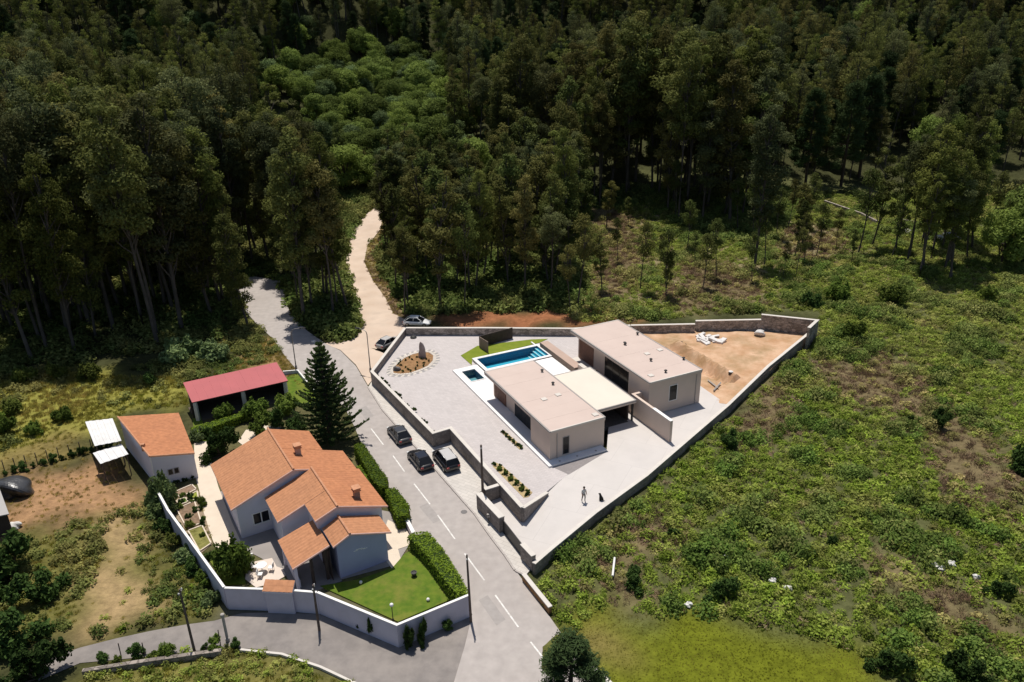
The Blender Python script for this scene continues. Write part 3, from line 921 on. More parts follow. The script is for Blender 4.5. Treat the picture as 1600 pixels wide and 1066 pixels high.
def window(par, u0, u1, w0, w1, z0, z1, axis, nm='window', frame=M_dark, n=1, proud=.03):
    """glazed opening in a face; axis 'u' faces -u, 'w' faces +w"""
    f = MB()
    b = .07
    if axis == 'w':
        f.box(u0 - b, u1 + b, w0, w0 + proud, z1, z1 + b, T).box(u0 - b, u1 + b, w0, w0 + proud, z0 - b, z0, T)
        f.box(u0 - b, u0, w0, w0 + proud, z0, z1, T).box(u1, u1 + b, w0, w0 + proud, z0, z1, T)
        o = f.build(nm, frame, par)
        for i in range(n):
            a0 = u0 + (u1 - u0) * i / n; a1 = u0 + (u1 - u0) * (i + 1) / n
            MB().box(a0 + .02, a1 - .02, w0 + .004, w0 + .014, z0 + .01, z1 - .01, T).build('pane', M_glass, o)
    else:
        f.box(u0 - proud, u0, w0 - b, w1 + b, z1, z1 + b, T).box(u0 - proud, u0, w0 - b, w1 + b, z0 - b, z0, T)
        for i in range(n + 1):
            a = w0 + (w1 - w0) * i / n
            f.box(u0 - proud, u0, a - b / 2, a + b / 2, z0, z1, T)
        o = f.build(nm, frame, par)
        for i in range(n):
            a0 = w0 + (w1 - w0) * i / n; a1 = w0 + (w1 - w0) * (i + 1) / n
            MB().box(u0 - .012, u0 - .003, a0 + .045, a1 - .045, z0 + .01, z1 - .01, T).build('pane', M_glass, o)
    return o

def wing(u0, u1, w0, w1, zr, rec, woods, beige, glass, block, zf):
    """a long wing: recessed left front under the roof overhang, closed elsewhere"""
    zt = zr - .42
    MB().box(u1 - .35, u1 - .06, w0 + .06, w1 - .06, zf - .25, zt, T).build('side_wall', M_render, house)
    MB().box(u0 + .08, u1 - .352, w1 - .36, w1 - .06, zf - .25, zt, T).build('end_wall', M_render, house)
    MB().box(u0 + rec, u1 - .352, w0 + .06, w0 + .36, zf - .25, zt, T).build('back_wall', M_render, house)
    MB().box(u0 + .08, u0 + .38, block, w1 - .362, zf - .25, zt, T).build('front_wall', M_render, house)
    MB().box(u0 + .382, u0 + rec + .3, block, block + .3, zf - .25, zt, T).build('return_wall', M_render, house)
    MB().box(u0 + rec, u0 + rec + .3, w0 + .362, block - .002, zf - .25, zt, T).build('recess_wall', M_render, house)
    # timber shutters
    n = 5
    for i in range(n):
        a0 = woods[0] + (woods[1] - woods[0]) * i / n; a1 = woods[0] + (woods[1] - woods[0]) * (i + 1) / n
        s_ = MB().box(u0 + rec - .07, u0 + rec - .002, a0 + .015, a1 - .015, zf + .02, zt - .02, T).build('timber_shutter', M_wood, house)
        mb = MB()
        for j in range(6):
            b0 = a0 + .03 + (a1 - a0 - .06) * j / 6; b1 = a0 + .03 + (a1 - a0 - .06) * (j + 1) / 6
            mb.box(u0 + rec - .09, u0 + rec - .071, b0 + .01, b1 - .01, zf + .05, zt - .05, T)
        mb.build('batten_facing', M_wood, s_)
    window(house, u0 + rec, 0, glass[0], glass[1], zf + .05, zt - .12, 'u', 'glazed_front', M_dark, 4)
    # roof slab, edge trim and membrane
    r = MB().box(u0, u1, w0, w1, zt + .001, zr - .05, T).build('roof', M_render, house)
    for (a0, a1, b0, b1) in ((u0 - .02, u0 + .16, w0 - .02, w1 + .02), (u1 - .16, u1 + .02, w0 - .02, w1 + .02), (u0 + .16, u1 - .16, w0 - .02, w0 + .14), (u0 + .16, u1 - .16, w1 - .14, w1 + .02)):
        MB().box(a0, a1, b0, b1, zr - .16, zr + .015, T).build('roof_trim', M_coping if b1 - b0 < 1 else M_trim, r)
    ns_ = 7
    for i in range(ns_):
        a0 = w0 + .142 + (w1 - w0 - .284) * i / ns_; a1 = w0 + .142 + (w1 - w0 - .284) * (i + 1) / ns_
        MB().box(u0 + .162, u1 - .162, a0 + .005, a1 - .005, zr - .049, zr - .012 + .002 * (i % 2), T).build('roof_membrane', M_roofA, r)
    return r

ZA, ZB = 4.65, 5.5
rA = wing(.3, 7.35, -.95, 15.95, ZA, 1.2, (-.5, 2.8), (2.8, 5.5), (5.2, 11.2), 11.4, ZF + .02)
rB = wing(15.5, 23.35, -5.7, 12.75, ZB, 1.3, (-5.3, -1.6), (-1.6, 1.5), (1.2, 8.2), 8.4, ZF + .12)
# terrace floor and low parapet in front of the upper wing
MB().box(14.2, 16.78, -5.6, 8.38, .3, ZF + .1, T).build('upper_terrace', M_coping, house)
MB().box(14.2, 14.75, -1.4, 11.0, ZF + .101, 2.35, T).build('parapet', M_render, house)
MB().box(14.17, 14.78, -1.42, 11.02, 2.351, 2.41, T).build('parapet_coping', M_coping, house)
# carport roof
c0 = MB().box(7.37, 13.55, 2.7, 13.0, 3.45, 3.8, T).build('carport_roof', M_render, house)
MB().box(7.5, 13.42, 2.82, 12.88, 3.801, 3.835, T).build('carport_membrane', M_roofC, c0)
for (a0, a1, b0, b1) in ((7.38, 13.57, 12.88, 13.03), (7.38, 13.57, 2.67, 2.82), (13.42, 13.57, 2.82, 12.88)):
    MB().box(a0, a1, b0, b1, 3.65, 3.85, T).build('roof_trim', M_trim, c0)
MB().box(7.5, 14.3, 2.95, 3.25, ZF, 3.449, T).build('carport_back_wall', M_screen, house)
struct('carport_floor', MB().box(7.36, 12.89, 3.26, 12.6, .5, ZP + .02, T), mat('shade_dark_setts', (.10, .095, .09), .9, .15, 2, .2))  # carport shade put into the near-black colour of floor and walls
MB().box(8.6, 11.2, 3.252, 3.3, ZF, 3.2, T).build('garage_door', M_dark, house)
MB().box(12.9, 13.1, 3.252, 12.2, ZP, 3.449, T).build('carport_shade_wall', M_screen, house)  # added wall: encloses the carport so that it turns darker
for w_ in (12.4,):
    MB().box(13.3, 13.5, w_, w_ + .2, ZP, 3.449, T).build('carport_post', M_dark, house)
# wing wall toward the driveway
w0_, w1_ = local((1020, 668), .9)[1], local((1044, 692), .9)[1]
MB().box(14.2, 14.55, 11.02, w1_, .6, 3.62, T).build('garden_wall', M_render, house)
MB().box(14.551, 15.57, 11.02, 11.4, .6, 3.62, T).build('garden_wall', M_render, house)
MB().box(14.17, 14.58, 15.3, w1_ + .03, 3.621, 3.68, T).build('wall_coping', M_oldcoping, house)
# windows in the end walls
window(house, 2.0, 2.75, 15.892, 0, ZF + .25, ZF + 2.35, 'w', 'slit_window', M_trim, 1)
window(house, 18.6, 19.7, 12.692, 0, ZF + 1.2, ZF + 3.2, 'w', 'slit_window', M_oldcoping, 1)
for u_, w_, z0, z1 in ((1.25, 15.93, ZF, ZA - .42), (22.55, 12.73, ZF, ZB - .42)):
    MB().tube([T(u_, w_, z0), T(u_, w_, z1)], .05, 8).build('downpipe', M_trim, house)
# vents, hatches and skylights on the roofs
for z, lst in ((ZA, ((847, 581), (864, 601))), (ZB, ((976, 538 - 15.5), (996, 523), (977, 539), (1017, 564), (1040, 582), (1068, 562)))):
    for i, (u, v) in enumerate(lst):
        if z == ZB and i == 0: continue
        p = P(u, v, z)
        o = MB().lathe((p.x, p.y, z - .012), [(.1, 0), (.1, .22), (.2, .22), (.2, .3), (.16, .34)], 10).build('roof_vent', M_dark, rA if z == ZA else rB)
for z, lst in ((ZA, ((850, 624), (872, 617), (930, 648))), (ZB, ((1011, 553), (1031, 547), (1017, 587)))):
    for u, v in lst:
        a_, b_ = local((u, v), z)
        h_ = MB().box(a_ - .32, a_ + .32, b_ - .32, b_ + .32, z - .011, z + .07, T).build('roof_hatch', M_coping, rA if z == ZA else rB)
p = P(976, 538, ZB)
MB().lathe((p.x, p.y, ZB - .012), [(.1, 0), (.1, .25), (.2, .25), (.2, .32)], 10).build('roof_vent', M_dark, rB)
for u_, w_ in ((1.2, 16.6), (5.8, 16.6), (3.4, 16.6)):
    MB().lathe(T(u_, w_, ZF), [(.12, 0), (.12, .02)], 10).build('drain_cover', M_trim, house)

# wide retaining wall between the pool terrace and the upper wing
MB_r = MB().box(13.7, 15.0, -11.2, -1.42, .3, 1.85, T)
rw = tag(MB_r.build('retaining_wall', M_screen_b), 'low wide brownish wall beside the white pool terrace', 'wall')
MB().box(13.72, 14.98, -11.18, -1.44, 1.851, 1.9, T).build('coping', mat('pinkish_stone', (.46, .34, .28), .85, .06, 1, .2, stain=.2), rw)
# ------------------------------------------------------------------ yard furniture
# bed with standing stone
bedp = PX([(614, 578), (620, 570), (632, 560), (645, 554), (658, 551), (670, 551), (677, 556), (676, 564), (668, 572), (655, 578), (640, 583), (625, 584.5), (615, 583)], ZP)
bed = thing('oval_bed', 'oval mulched flower bed ringed with radiating stone setts', 'flower bed', sum(bedp, Vector()) / len(bedp))
bc = sum(bedp, Vector()) / len(bedp)
mb = MB(); n = len(bedp)
vs = [(p.x, p.y, ZP + .02) for p in bedp] + [(bc.x + (p.x - bc.x) * .6, bc.y + (p.y - bc.y) * .6, ZP + .16) for p in bedp] + [(bc.x, bc.y, ZP + .2)]
mb.add(vs, [(i, (i + 1) % n, n + (i + 1) % n, n + i) for i in range(n)] + [(n + i, n + (i + 1) % n, 2 * n) for i in range(n)]).build('mulch', M_bark_mulch, bed, True)
per = []
for i in range(n):
    per.append((bedp[(i + 1) % n] - bedp[i]).length)
tot = sum(per); ns = 54
def along(s):
    s = s % tot
    for i in range(n):
        if s <= per[i]:
            return bedp[i].lerp(bedp[(i + 1) % n], s / per[i])
        s -= per[i]
    return bedp[0]
M_sett = [mat('pale_sett', (.58, .53, .47), .85, .1, 3, .2), mat('grey_sett', (.33, .31, .30), .85, .1, 3, .2)]
for i in range(ns):
    a, b = along(tot * (i + .08) / ns), along(tot * (i + .92) / ns)
    o1 = ((a + b) / 2 - bc).normalized()
    def out(p, k): return p + ((p - bc).normalized() * k)
    MB().prism([out(a, .03), out(b, .03), out(b, .48), out(a, .48)], ZP, ZP + .05).build('sett', M_sett[0], bed)
    MB().prism([out(a, .52), out(b, .52), out(b, 1.05), out(a, 1.05)], ZP, ZP + .02).build('sett', M_sett[1] if i % 2 else M_sett[0], bed)

def rock(name, label, c, r, seed, material=M_rock, sub=3, cat='rock', group=None, amp=.25, par=None, taper=0.0):
    bm = bmesh.new()
    bmesh.ops.create_icosphere(bm, subdivisions=sub, radius=1)
    rs = random.Random(seed)
    ph = [(rs.uniform(1, 4), rs.uniform(1, 4), rs.uniform(1, 4), rs.uniform(0, 6)) for _ in range(5)]
    for v in bm.verts:
        k = 1 + sum(amp / 3 * math.sin(a * v.co.x + b * v.co.y + c_ * v.co.z + d) for a, b, c_, d in ph)
        tp = 1 - taper * (v.co.z + 1) / 2
        v.co = Vector((v.co.x * r[0] * tp, v.co.y * r[1] * tp, v.co.z * r[2])) * k + Vector(c)
    me = bpy.data.meshes.new(name); bm.to_mesh(me); bm.free()
    me.materials.append(material)
    o = linked(name, me, par)
    if label: tag(o, label, cat, group)
    return o
q = P(660, 560, ZP)
rock('standing_stone', 'tall upright grey standing stone at the far end of the oval bed', (q.x, q.y, ZP + 1.05), (.72, .5, 1.45), 4, mat('granite_menhir', (.36, .29, .26), .9, .15, 2, .15, .5, 5), amp=.16, cat='stone', taper=.55)
q = P(620, 579, ZP)
rock('boulder', 'low dark boulder at the street end of the oval bed', (q.x, q.y, ZP + .2), (.55, .4, .42), 9, mat('dark_boulder', (.15, .14, .135), .9, .3, 2, .15, .4, 5), cat='rock')
# planting strips by the lower wing and street wall
M_strip = mat('dry_mulch', (.42, .32, .17), .95, .2, 2, .1, .5, 6)
pb = thing('planting_strip', 'long narrow mulched bed along the street wall near the ramp corner', 'flower bed', P(795, 750, ZP))
MB().prism(PX([(772, 722), (784, 727), (832, 770), (826, 777), (818, 778), (770, 729)], ZP), ZP - .1, ZP + .03).build('mulch', M_strip, pb)
pb2 = thing('planting_strip', 'short narrow bed of dark shrublets close to the lower wing', 'flower bed', P(800, 690, ZP))
MB().prism(PX([(783, 676), (789, 674), (817, 699), (812, 703)], ZP), ZP - .1, ZP + .03).build('mulch', M_strip, pb2)
# bench-like drain by the far wall
dv = P(646, 528, ZP)
tag(MB().lathe((dv.x, dv.y, ZP), [(.45, 0), (.5, .12), (.3, .3), (.05, .34)], 12).build('manhole_cover', M_dark), 'small dark round cover on the paving near the far corner', 'cover')
# things on the soil
rub = thing('rubble_heap', 'heap of pale broken slabs on orange soil below the stone wall', 'rubble', P(1110, 530, ZP))
rr = random.Random(5)
M_rub = mat('pale_rubble', (.66, .63, .60), .9, .12, 2, .2)
for i in range(16):
    q = P(1103 + rr.uniform(-9, 26), 527 + rr.uniform(-2, 9), ZP)
    a = rr.uniform(0, 3); w_, h_ = rr.uniform(.35, .8), rr.uniform(.2, .45)
    def TR(x, y, z): return q.x + x * math.cos(a) - y * math.sin(a), q.y + x * math.sin(a) + y * math.cos(a), z + (x * .15)
    MB().box(-w_, w_, -h_, h_, ZP + .0, ZP + rr.uniform(.12, .4), TR).build('broken_slab', M_rub, rub)
q = P(1187, 524, ZP)
rock('boulder', 'pale boulder lying against the foot of the stone wall', (q.x, q.y, ZP + .35), (.8, .55, .5), 21, M_wrock, cat='rock')
q = P(1141, 590, ZP)
bk = thing('cement_drum', 'dark drum with pale lid standing at the soil trench end', 'drum', (q.x, q.y, ZP))
MB().lathe((q.x, q.y, ZP - .05), [(.26, 0), (.29, .04), (.29, .3), (.31, .33), (.29, .36), (.29, .62), (.31, .65), (.29, .68), (.29, .9)], 14).build('drum_body', M_dark, bk)
MB().lathe((q.x, q.y, ZP + .851), [(.3, 0), (.3, .05), (.12, .1)], 14).build('drum_lid', M_rub, bk)
lt = thing('timber_offcuts', 'two weathered timber beams lying crossed on the soil by the house', 'timber', P(1120, 604, ZP))
for (a, b) in (((1106, 596), (1122, 608)), ((1115, 612), (1126, 600))):
    p0, p1 = P(*a, ZP), P(*b, ZP)
    MB().tube([(p0.x, p0.y, ZP + .18), (p1.x, p1.y, ZP + .2)], .11, 4).build('beam', M_post, lt)
for (x, y) in ((1064, 537), (1070, 540)):
    q = P(x, y, ZP)
    rock('clod', 'dark lump of earth on the soil behind the upper wing', (q.x, q.y, ZP + .1), (.25, .2, .22), x, M_dark, 2, 'rock', 'dark lumps on the soil')
# ------------------------------------------------------------------ tiled roofs
def tiles(r0, r1, e1, e0, material, name, parent, pitch=.42, row=.40, amp=.022, under=None):
    """roof plane ridge r0-r1 down to eave e0-e1: barrel-tile relief over a slab"""
    r0, r1, e0, e1 = map(Vector, (r0, r1, e0, e1))
    nrm = (r1 - r0).cross(e0 - r0).normalized()
    if nrm.z < 0: nrm = -nrm
    ln = max((r1 - r0).length, (e1 - e0).length)
    sl = max((e0 - r0).length, (e1 - r1).length)
    nc = max(8, int(ln / pitch * 6)); nr = max(2, int(sl / row))
    V = []
    for j in range(nr):
        for kk, lift in ((0, .0), (1, .012)):
            s_ = (j + kk) / nr
            a = r0.lerp(e0, s_); b = r1.lerp(e1, s_)
            for i in range(nc + 1):
                f = i / nc
                ph = f * ln / pitch * 2 * math.pi
                h = amp * (abs(math.sin(ph / 2)) * 1.6 - .5)
                V.append(a.lerp(b, f) + nrm * (h + lift))
    V = np.array([tuple(v) for v in V]); w_ = nc + 1
    i = np.arange(nr * 2 * w_).reshape(nr * 2, w_)
    F = np.stack([i[:-1, :-1], i[1:, :-1], i[1:, 1:], i[:-1, 1:]], -1).reshape(-1, 4)
    me = quadmesh(name, V, F, [material])
    o = linked(name, me, parent)
    if parent.type == 'EMPTY':
        o.matrix_parent_inverse = Matrix.Translation(parent.location).inverted()
    dn = Vector((0, 0, -.16)); d0 = nrm * -.035
    MB().hexa([p + dn for p in (r0, e0, e1, r1)], [p + d0 for p in (r0, e0, e1, r1)]).build('eaves_board', under or M_oldwhite, o)
    return o

def ridge(a, b, parent, material=None):
    a, b = Vector(a), Vector(b)
    n = max(2, int((b - a).length / .42))
    for i in range(n):
        p = a.lerp(b, i / n); q = a.lerp(b, (i + 1.08) / n)
        MB().tube([p, q], [.12, .10], 8).build('ridge_tile', material or M_ridge, parent)

OA = R(30.5)
OO = Vector((-25.8, 71.9, 0))
O1 = Vector((math.cos(OA), math.sin(OA), 0)); O2 = Vector((math.sin(OA), -math.cos(OA), 0))
def TO(u, w, z):
    p = OO + O1 * u + O2 * w
    return p.x, p.y, z
def block(name, prof, w0, w1, material, parent):
    n = len(prof)
    vs = [TO(u, w0, z) for u, z in prof] + [TO(u, w1, z) for u, z in prof]
    fs = [tuple(range(n - 1, -1, -1)), tuple(range(n, 2 * n))] + [(i, (i + 1) % n, n + (i + 1) % n, n + i) for i in range(n)]
    return MB().add(vs, fs).build(name, material, parent)
oh = thing('old_house', 'rambling white house with stepped terracotta tiled roofs and two chimneys', 'house', TO(0, 8, 0))
block('wall', [(-5.7, 0), (-5.7, 3.62), (0, 5.72), (3.7, 4.35), (3.7, 0)], .3, 8.7, M_oldwhite, oh)
block('wall', [(3.702, 0), (3.702, 4.3), (5.8, 3.55), (5.8, 0)], 4.6, 8.7, M_oldwhite, oh)
block('wall', [(-2.7, 0), (-2.7, 3.75), (1.7, 5.35), (5.9, 3.82), (5.9, 0)], 8.702, 13.2, M_oldwhite, oh)
block('wall', [(-.2, 0), (-.2, 4.62), (1.7, 5.3), (5.9, 3.8), (5.9, 0)], 13.202, 16.2, M_oldwhite, oh)
block('wall', [(.45, 0), (.45, 3.7), (1.65, 4.3), (5.05, 3.15), (5.05, 0)], 16.202, 19.2, M_blue, oh)
tiles(TO(0, -.3, 6), TO(0, 8.95, 6), TO(-6.25, 8.95, 3.68), TO(-6.25, -.3, 3.68), M_tile, 'roof_slope', oh)
tiles(TO(0, -.3, 6), TO(0, 4.4, 6), TO(4.2, 4.4, 4.45), TO(4.2, -.3, 4.45), M_tile2, 'roof_slope', oh)
tiles(TO(0, 4.4, 6), TO(0, 8.95, 6), TO(6.3, 8.95, 3.68), TO(6.3, 4.4, 3.68), M_tile2, 'roof_slope', oh)
tiles(TO(1.7, 8.96, 5.62), TO(1.7, 13.45, 5.62), TO(-3.1, 13.45, 3.88), TO(-3.1, 8.96, 3.88), M_tile, 'roof_slope', oh)
tiles(TO(1.7, 13.46, 5.62), TO(1.7, 16.5, 5.62), TO(-.45, 16.5, 4.84), TO(-.45, 13.46, 4.84), M_tile, 'roof_slope', oh)
tiles(TO(1.7, 8.96, 5.62), TO(1.7, 16.5, 5.62), TO(6.4, 16.5, 3.9), TO(6.4, 8.96, 3.9), M_tile2, 'roof_slope', oh)
tiles(TO(-.1, 14.6, 3.75), TO(-.1, 19.0, 3.75), TO(-3.5, 19.0, 2.65), TO(-3.5, 14.4, 2.65), M_tile, 'porch_roof', oh)
tiles(TO(1.65, 16.55, 4.62), TO(1.65, 19.6, 4.62), TO(.05, 19.6, 3.88), TO(.05, 16.55, 3.88), M_tile, 'roof_slope', oh)
tiles(TO(1.65, 16.55, 4.62), TO(1.65, 19.6, 4.62), TO(5.4, 19.6, 3.32), TO(5.4, 16.55, 3.32), M_tile, 'roof_slope', oh)
ridge(TO(0, -.3, 6.06), TO(0, 8.95, 6.06), oh)
ridge(TO(1.7, 8.96, 5.68), TO(1.7, 16.5, 5.68), oh)
ridge(TO(1.65, 16.55, 4.68), TO(1.65, 19.6, 4.68), oh)
for (a, b) in ((TO(-6.25, 8.98, 3.64), TO(0, 8.98, 5.95)), (TO(0, 8.98, 5.95), TO(1.7, 8.98, 5.4)), (TO(-3.1, 13.48, 3.84), TO(-.45, 13.48, 4.8)), (TO(-.45, 16.52, 4.8), TO(1.7, 16.52, 5.58)), (TO(1.7, 16.52, 5.58), TO(6.4, 16.52, 3.86)), (TO(.05, 19.62, 3.84), TO(1.65, 19.62, 4.58)), (TO(1.65, 19.62, 4.58), TO(5.4, 19.62, 3.28)), (TO(-3.5, 19.02, 2.6), TO(-.1, 19.02, 3.7))):
    MB().tube([a, b], .085, 6).build('verge_trim', mat('pink_verge', (.55, .35, .29), .85, .08, 2, .2) if 'pink_verge' not in MATS else MATS['pink_verge'], oh)
def chimney(u, w, zb, h, mt_body):
    c = MB().box(u - .26, u + .26, w - .26, w + .26, zb - .8, zb + h, TO).build('chimney', mt_body, oh)
    MB().box(u - .36, u + .36, w - .36, w + .36, zb + h + .002, zb + h + .08, TO).build('chimney_cap', M_ridge, c)
    for s_ in (-1, 1):
        MB().box(u - .3, u + .3, w + s_ * .3 - .04, w + s_ * .3 + .04, zb + h + .082, zb + h + .3, TO).build('cap_leg', M_ridge, c)
    MB().box(u - .38, u + .38, w - .4, w + .4, zb + h + .302, zb + h + .38, TO).build('cap_slab', M_ridge, c)
chimney(1.45, 5.4, 5.4, .75, mat('pale_chimney', (.5, .36, .3), .85, .1, 3, .2))
chimney(4.1, 14.8, 4.75, .75, mat('brown_chimney', (.28, .2, .16), .85, .1, 3, .2))
def owin(u0, u1, w, z0, z1, n=2):
    b = .09
    f = MB().box(u0 - b, u1 + b, w, w + .06, z1, z1 + b, TO).box(u0 - b, u1 + b, w, w + .1, z0 - b, z0, TO)
    for i in range(n + 1):
        a = u0 + (u1 - u0) * i / n
        f.box(a - .05, a + .05, w, w + .06, z0, z1, TO)
    o = f.build('window', M_oldcoping, oh)
    for i in range(n):
        a0 = u0 + (u1 - u0) * i / n + .06; a1 = u0 + (u1 - u0) * (i + 1) / n - .06
        MB().box(a0, a1, w + .004, w + .02, z0 + .01, z1 - .01, TO).build('pane', M_glass, o)
owin(-4.4, -2.85, 8.702, 1.15, 2.3)
orn = MB()
for i in range(5):
    orn.box(1.9 + .22 * i, 2.3 + .22 * i, 19.205, 19.23, 2.35 + .1 * math.sin(i * 1.2), 2.41 + .1 * math.sin(i * 1.2), TO)
orn.build('wall_ornament', M_oldcoping, oh)
MB().box(-.2, -.16, 16.3, 19.1, 0, 3.4, TO).build('porch_back_wall', M_screen, oh)
for u_, w_ in ((-3.2, 18.7), (-3.2, 14.8), (-.5, 18.7), (-1.8, 18.7)):
    MB().box(u_ - .12, u_ + .12, w_ - .12, w_ + .12, 0, 2.66 + (u_ + 3.5) * .323 - .2, TO).build('porch_post', M_oldwhite if u_ < -3 else M_screen, oh)
MB().box(-3.1, -2.9, 14.5, 18.5, 0, .8, TO).build('porch_low_wall', M_oldwhite, oh)
MB().box(-.2, .44, 13.25, 16.0, 0, .01, TO)
# porch floor
struct('porch_floor', MB().box(-3.6, .44, 13.3, 19.6, -.1, .05, TO), mat('grey_floor', (.25, .23, .22), .85, .08, 1, .2))

# ------------------------------------------------------------------ outbuilding
sh = thing('outbuilding', 'long white outbuilding with single-pitch orange tiled roof beside two white lean-tos', 'outbuilding', P(237, 763))
zl, zr_ = 4.05, 3.15
c_fl, c_fr = P(234, 713, zl), P(304, 708, zr_)
c_bl, c_br = P(184, 651, zl), P(279, 645, zr_)
def sh_in(p, k=.22):
    c = (c_fl + c_fr + c_bl + c_br) / 4
    d = Vector((c.x - p.x, c.y - p.y, 0)).normalized()
    return p + d * k
b4 = [sh_in(p) for p in (c_bl, c_fl, c_fr, c_br)]
MB().hexa([(p.x, p.y, 0) for p in b4], [(p.x, p.y, p.z - .17) for p in b4]).build('wall', M_oldwhite, sh)
tiles(c_bl, c_fl, c_fr, c_br, M_tile2, 'roof', sh)
for a, b in ((c_bl, c_fl), (c_fl, c_fr)):
    MB().tube([a + Vector((0, 0, -.02)), b + Vector((0, 0, -.02))], .1, 6).build('verge_trim', M_ridge, sh)
d_ = (b4[2] - b4[1]); d_.z = 0; ln_ = d_.length; d_.normalize(); n_ = Vector((d_.y, -d_.x, 0))
def TS(x, y, z): return b4[1].x + d_.x * x + n_.x * y, b4[1].y + d_.y * x + n_.y * y, z
for x0 in (1.35, 1.95):
    o = MB().box(x0 - .06, x0 + .46, 0.002, .05, 1.15, 1.2, TS).box(x0 - .06, x0 + .46, .002, .05, 1.8, 1.86, TS).box(x0 - .06, x0, .002, .05, 1.2, 1.8, TS).box(x0 + .4, x0 + .46, .002, .05, 1.2, 1.8, TS).build('window', M_trim, sh)
    MB().box(x0 + .01, x0 + .39, .003, .02, 1.21, 1.79, TS).build('pane', M_glass, o)
MB().tube([TS(-.06, .06, .1), TS(-.06, .06, 3.75)], .07, 8).build('downpipe', M_oldcoping, sh)
# chimney stub on the long side
p = P(224, 698, 4.0)
MB().box(p.x - .16, p.x + .16, p.y - .16, p.y + .16, 3.5, 4.35).build('chimney', M_ridge, sh)

def lean_to(label, quad, zs, seed):
    t = thing('lean_to', label, 'lean-to', P(*quad[3]))
    c = [P(u, v, z) for (u, v), z in zip(quad, zs)]
    k = 8
    mb = MB()
    for i in range(k):     # corrugated sheets
        a, b = c[0].lerp(c[1], i / k), c[0].lerp(c[1], (i + .97) / k)
        d, e = c[3].lerp(c[2], i / k), c[3].lerp(c[2], (i + .97) / k)
        up = Vector((0, 0, .03 * (i % 2)))
        q = MB().hexa([x + up - Vector((0, 0, .03)) for x in (a, d, e, b)], [x + up for x in (a, d, e, b)])
        q.build('roof_sheet', M_wsheet, t)
    for p in (c[0].lerp(c[2], .06), c[1].lerp(c[3], .06), c[2].lerp(c[0], .06), c[3].lerp(c[1], .06)):
        MB().tube([(p.x, p.y, 0), (p.x, p.y, p.z - .05)], .06, 6).build('post', M_timber_pole, t)
    return t
lean_to('larger white corrugated lean-to roof against the long wall of the outbuilding', [(133, 659), (176, 654), (190, 689), (148, 697)], (2.9, 3.1, 3.1, 2.9), 1)
lean_to('smaller white lean-to roof nearer the ploughed plot beside the outbuilding', [(145, 708), (190, 694), (201, 710), (157, 725)], (2.3, 2.6, 2.6, 2.3), 2)

# ------------------------------------------------------------------ barn
bn = thing('open_barn', 'open-fronted barn with a faded red sheet roof', 'barn', P(315, 655))
zb0, zb1 = 3.6, 2.75
q4 = [P(286, 598, zb0), P(432, 566, zb0), P(450, 595, zb1), P(300, 629, zb1)]
k = 12
rf = MB().hexa([x - Vector((0, 0, .12)) for x in (q4[0], q4[3], q4[2], q4[1])], [x - Vector((0, 0, .04)) for x in (q4[0], q4[3], q4[2], q4[1])]).build('roof', M_dark, bn)
for i in range(k):
    a, b = q4[0].lerp(q4[1], i / k), q4[0].lerp(q4[1], (i + .995) / k)
    d, e = q4[3].lerp(q4[2], i / k), q4[3].lerp(q4[2], (i + .995) / k)
    up = Vector((0, 0, .006 * (i % 2)))
    MB().hexa([x + up - Vector((0, 0, .038)) for x in (a, d, e, b)], [x + up for x in (a, d, e, b)]).build('roof_sheet', M_red, rf)
for i, f in enumerate((.03, .52, .97)):
    p = q4[3].lerp(q4[2], f); p2 = q4[0].lerp(q4[1], f)
    p = p.lerp(p2, .06)
    MB().box(p.x - .2, p.x + .2, p.y - .2, p.y + .2, 0, p.z - .14).build('pillar', M_coping, bn)
bw = [q4[0].lerp(q4[2], .03), q4[1].lerp(q4[3], .03)]
for a, b in ((bw[0], bw[1]), (bw[0], q4[3].lerp(q4[0], .25)), (bw[1], q4[2].lerp(q4[1], .25))):
    dd = (b - a); dd.z = 0; dd.normalize(); nn = Vector((-dd.y, dd.x, 0)) * .1
    MB().hexa([(x.x, x.y, 0) for x in (a - nn, b - nn, b + nn, a + nn)], [(x.x, x.y, y.z - .13) for x, y in ((a - nn, a), (b - nn, b), (b + nn, b), (a + nn, a))]).build('wall', M_screen, bn)
struct('barn_floor', MB().prism([(p.x, p.y) for p in q4], -.1, .04), mat('earth_floor', (.14, .11, .085), .95, .15, 1, .1))

# building cut by the left frame edge
eb = thing('hen_house', 'low shed with a pale grey roof cut off by the frame edge', 'shed', P(-10, 850))
e4 = [P(-60, 752, 2.6), P(-2, 760, 2.6), P(14, 803, 2.5), P(-60, 818, 2.5)]
MB().hexa([x - Vector((0, 0, .1)) for x in e4[::-1]], [x for x in e4[::-1]]).build('roof', mat('grey_sheet', (.42, .40, .38), .8, .1, 1, .2, stain=.4), eb)
cc = sum(e4, Vector()) / 4
f4 = [p.lerp(cc, .08) for p in e4[::-1]]
MB().hexa([(p.x, p.y, 0) for p in f4], [(p.x, p.y, p.z - .11) for p in f4]).build('wall', M_screen, eb)

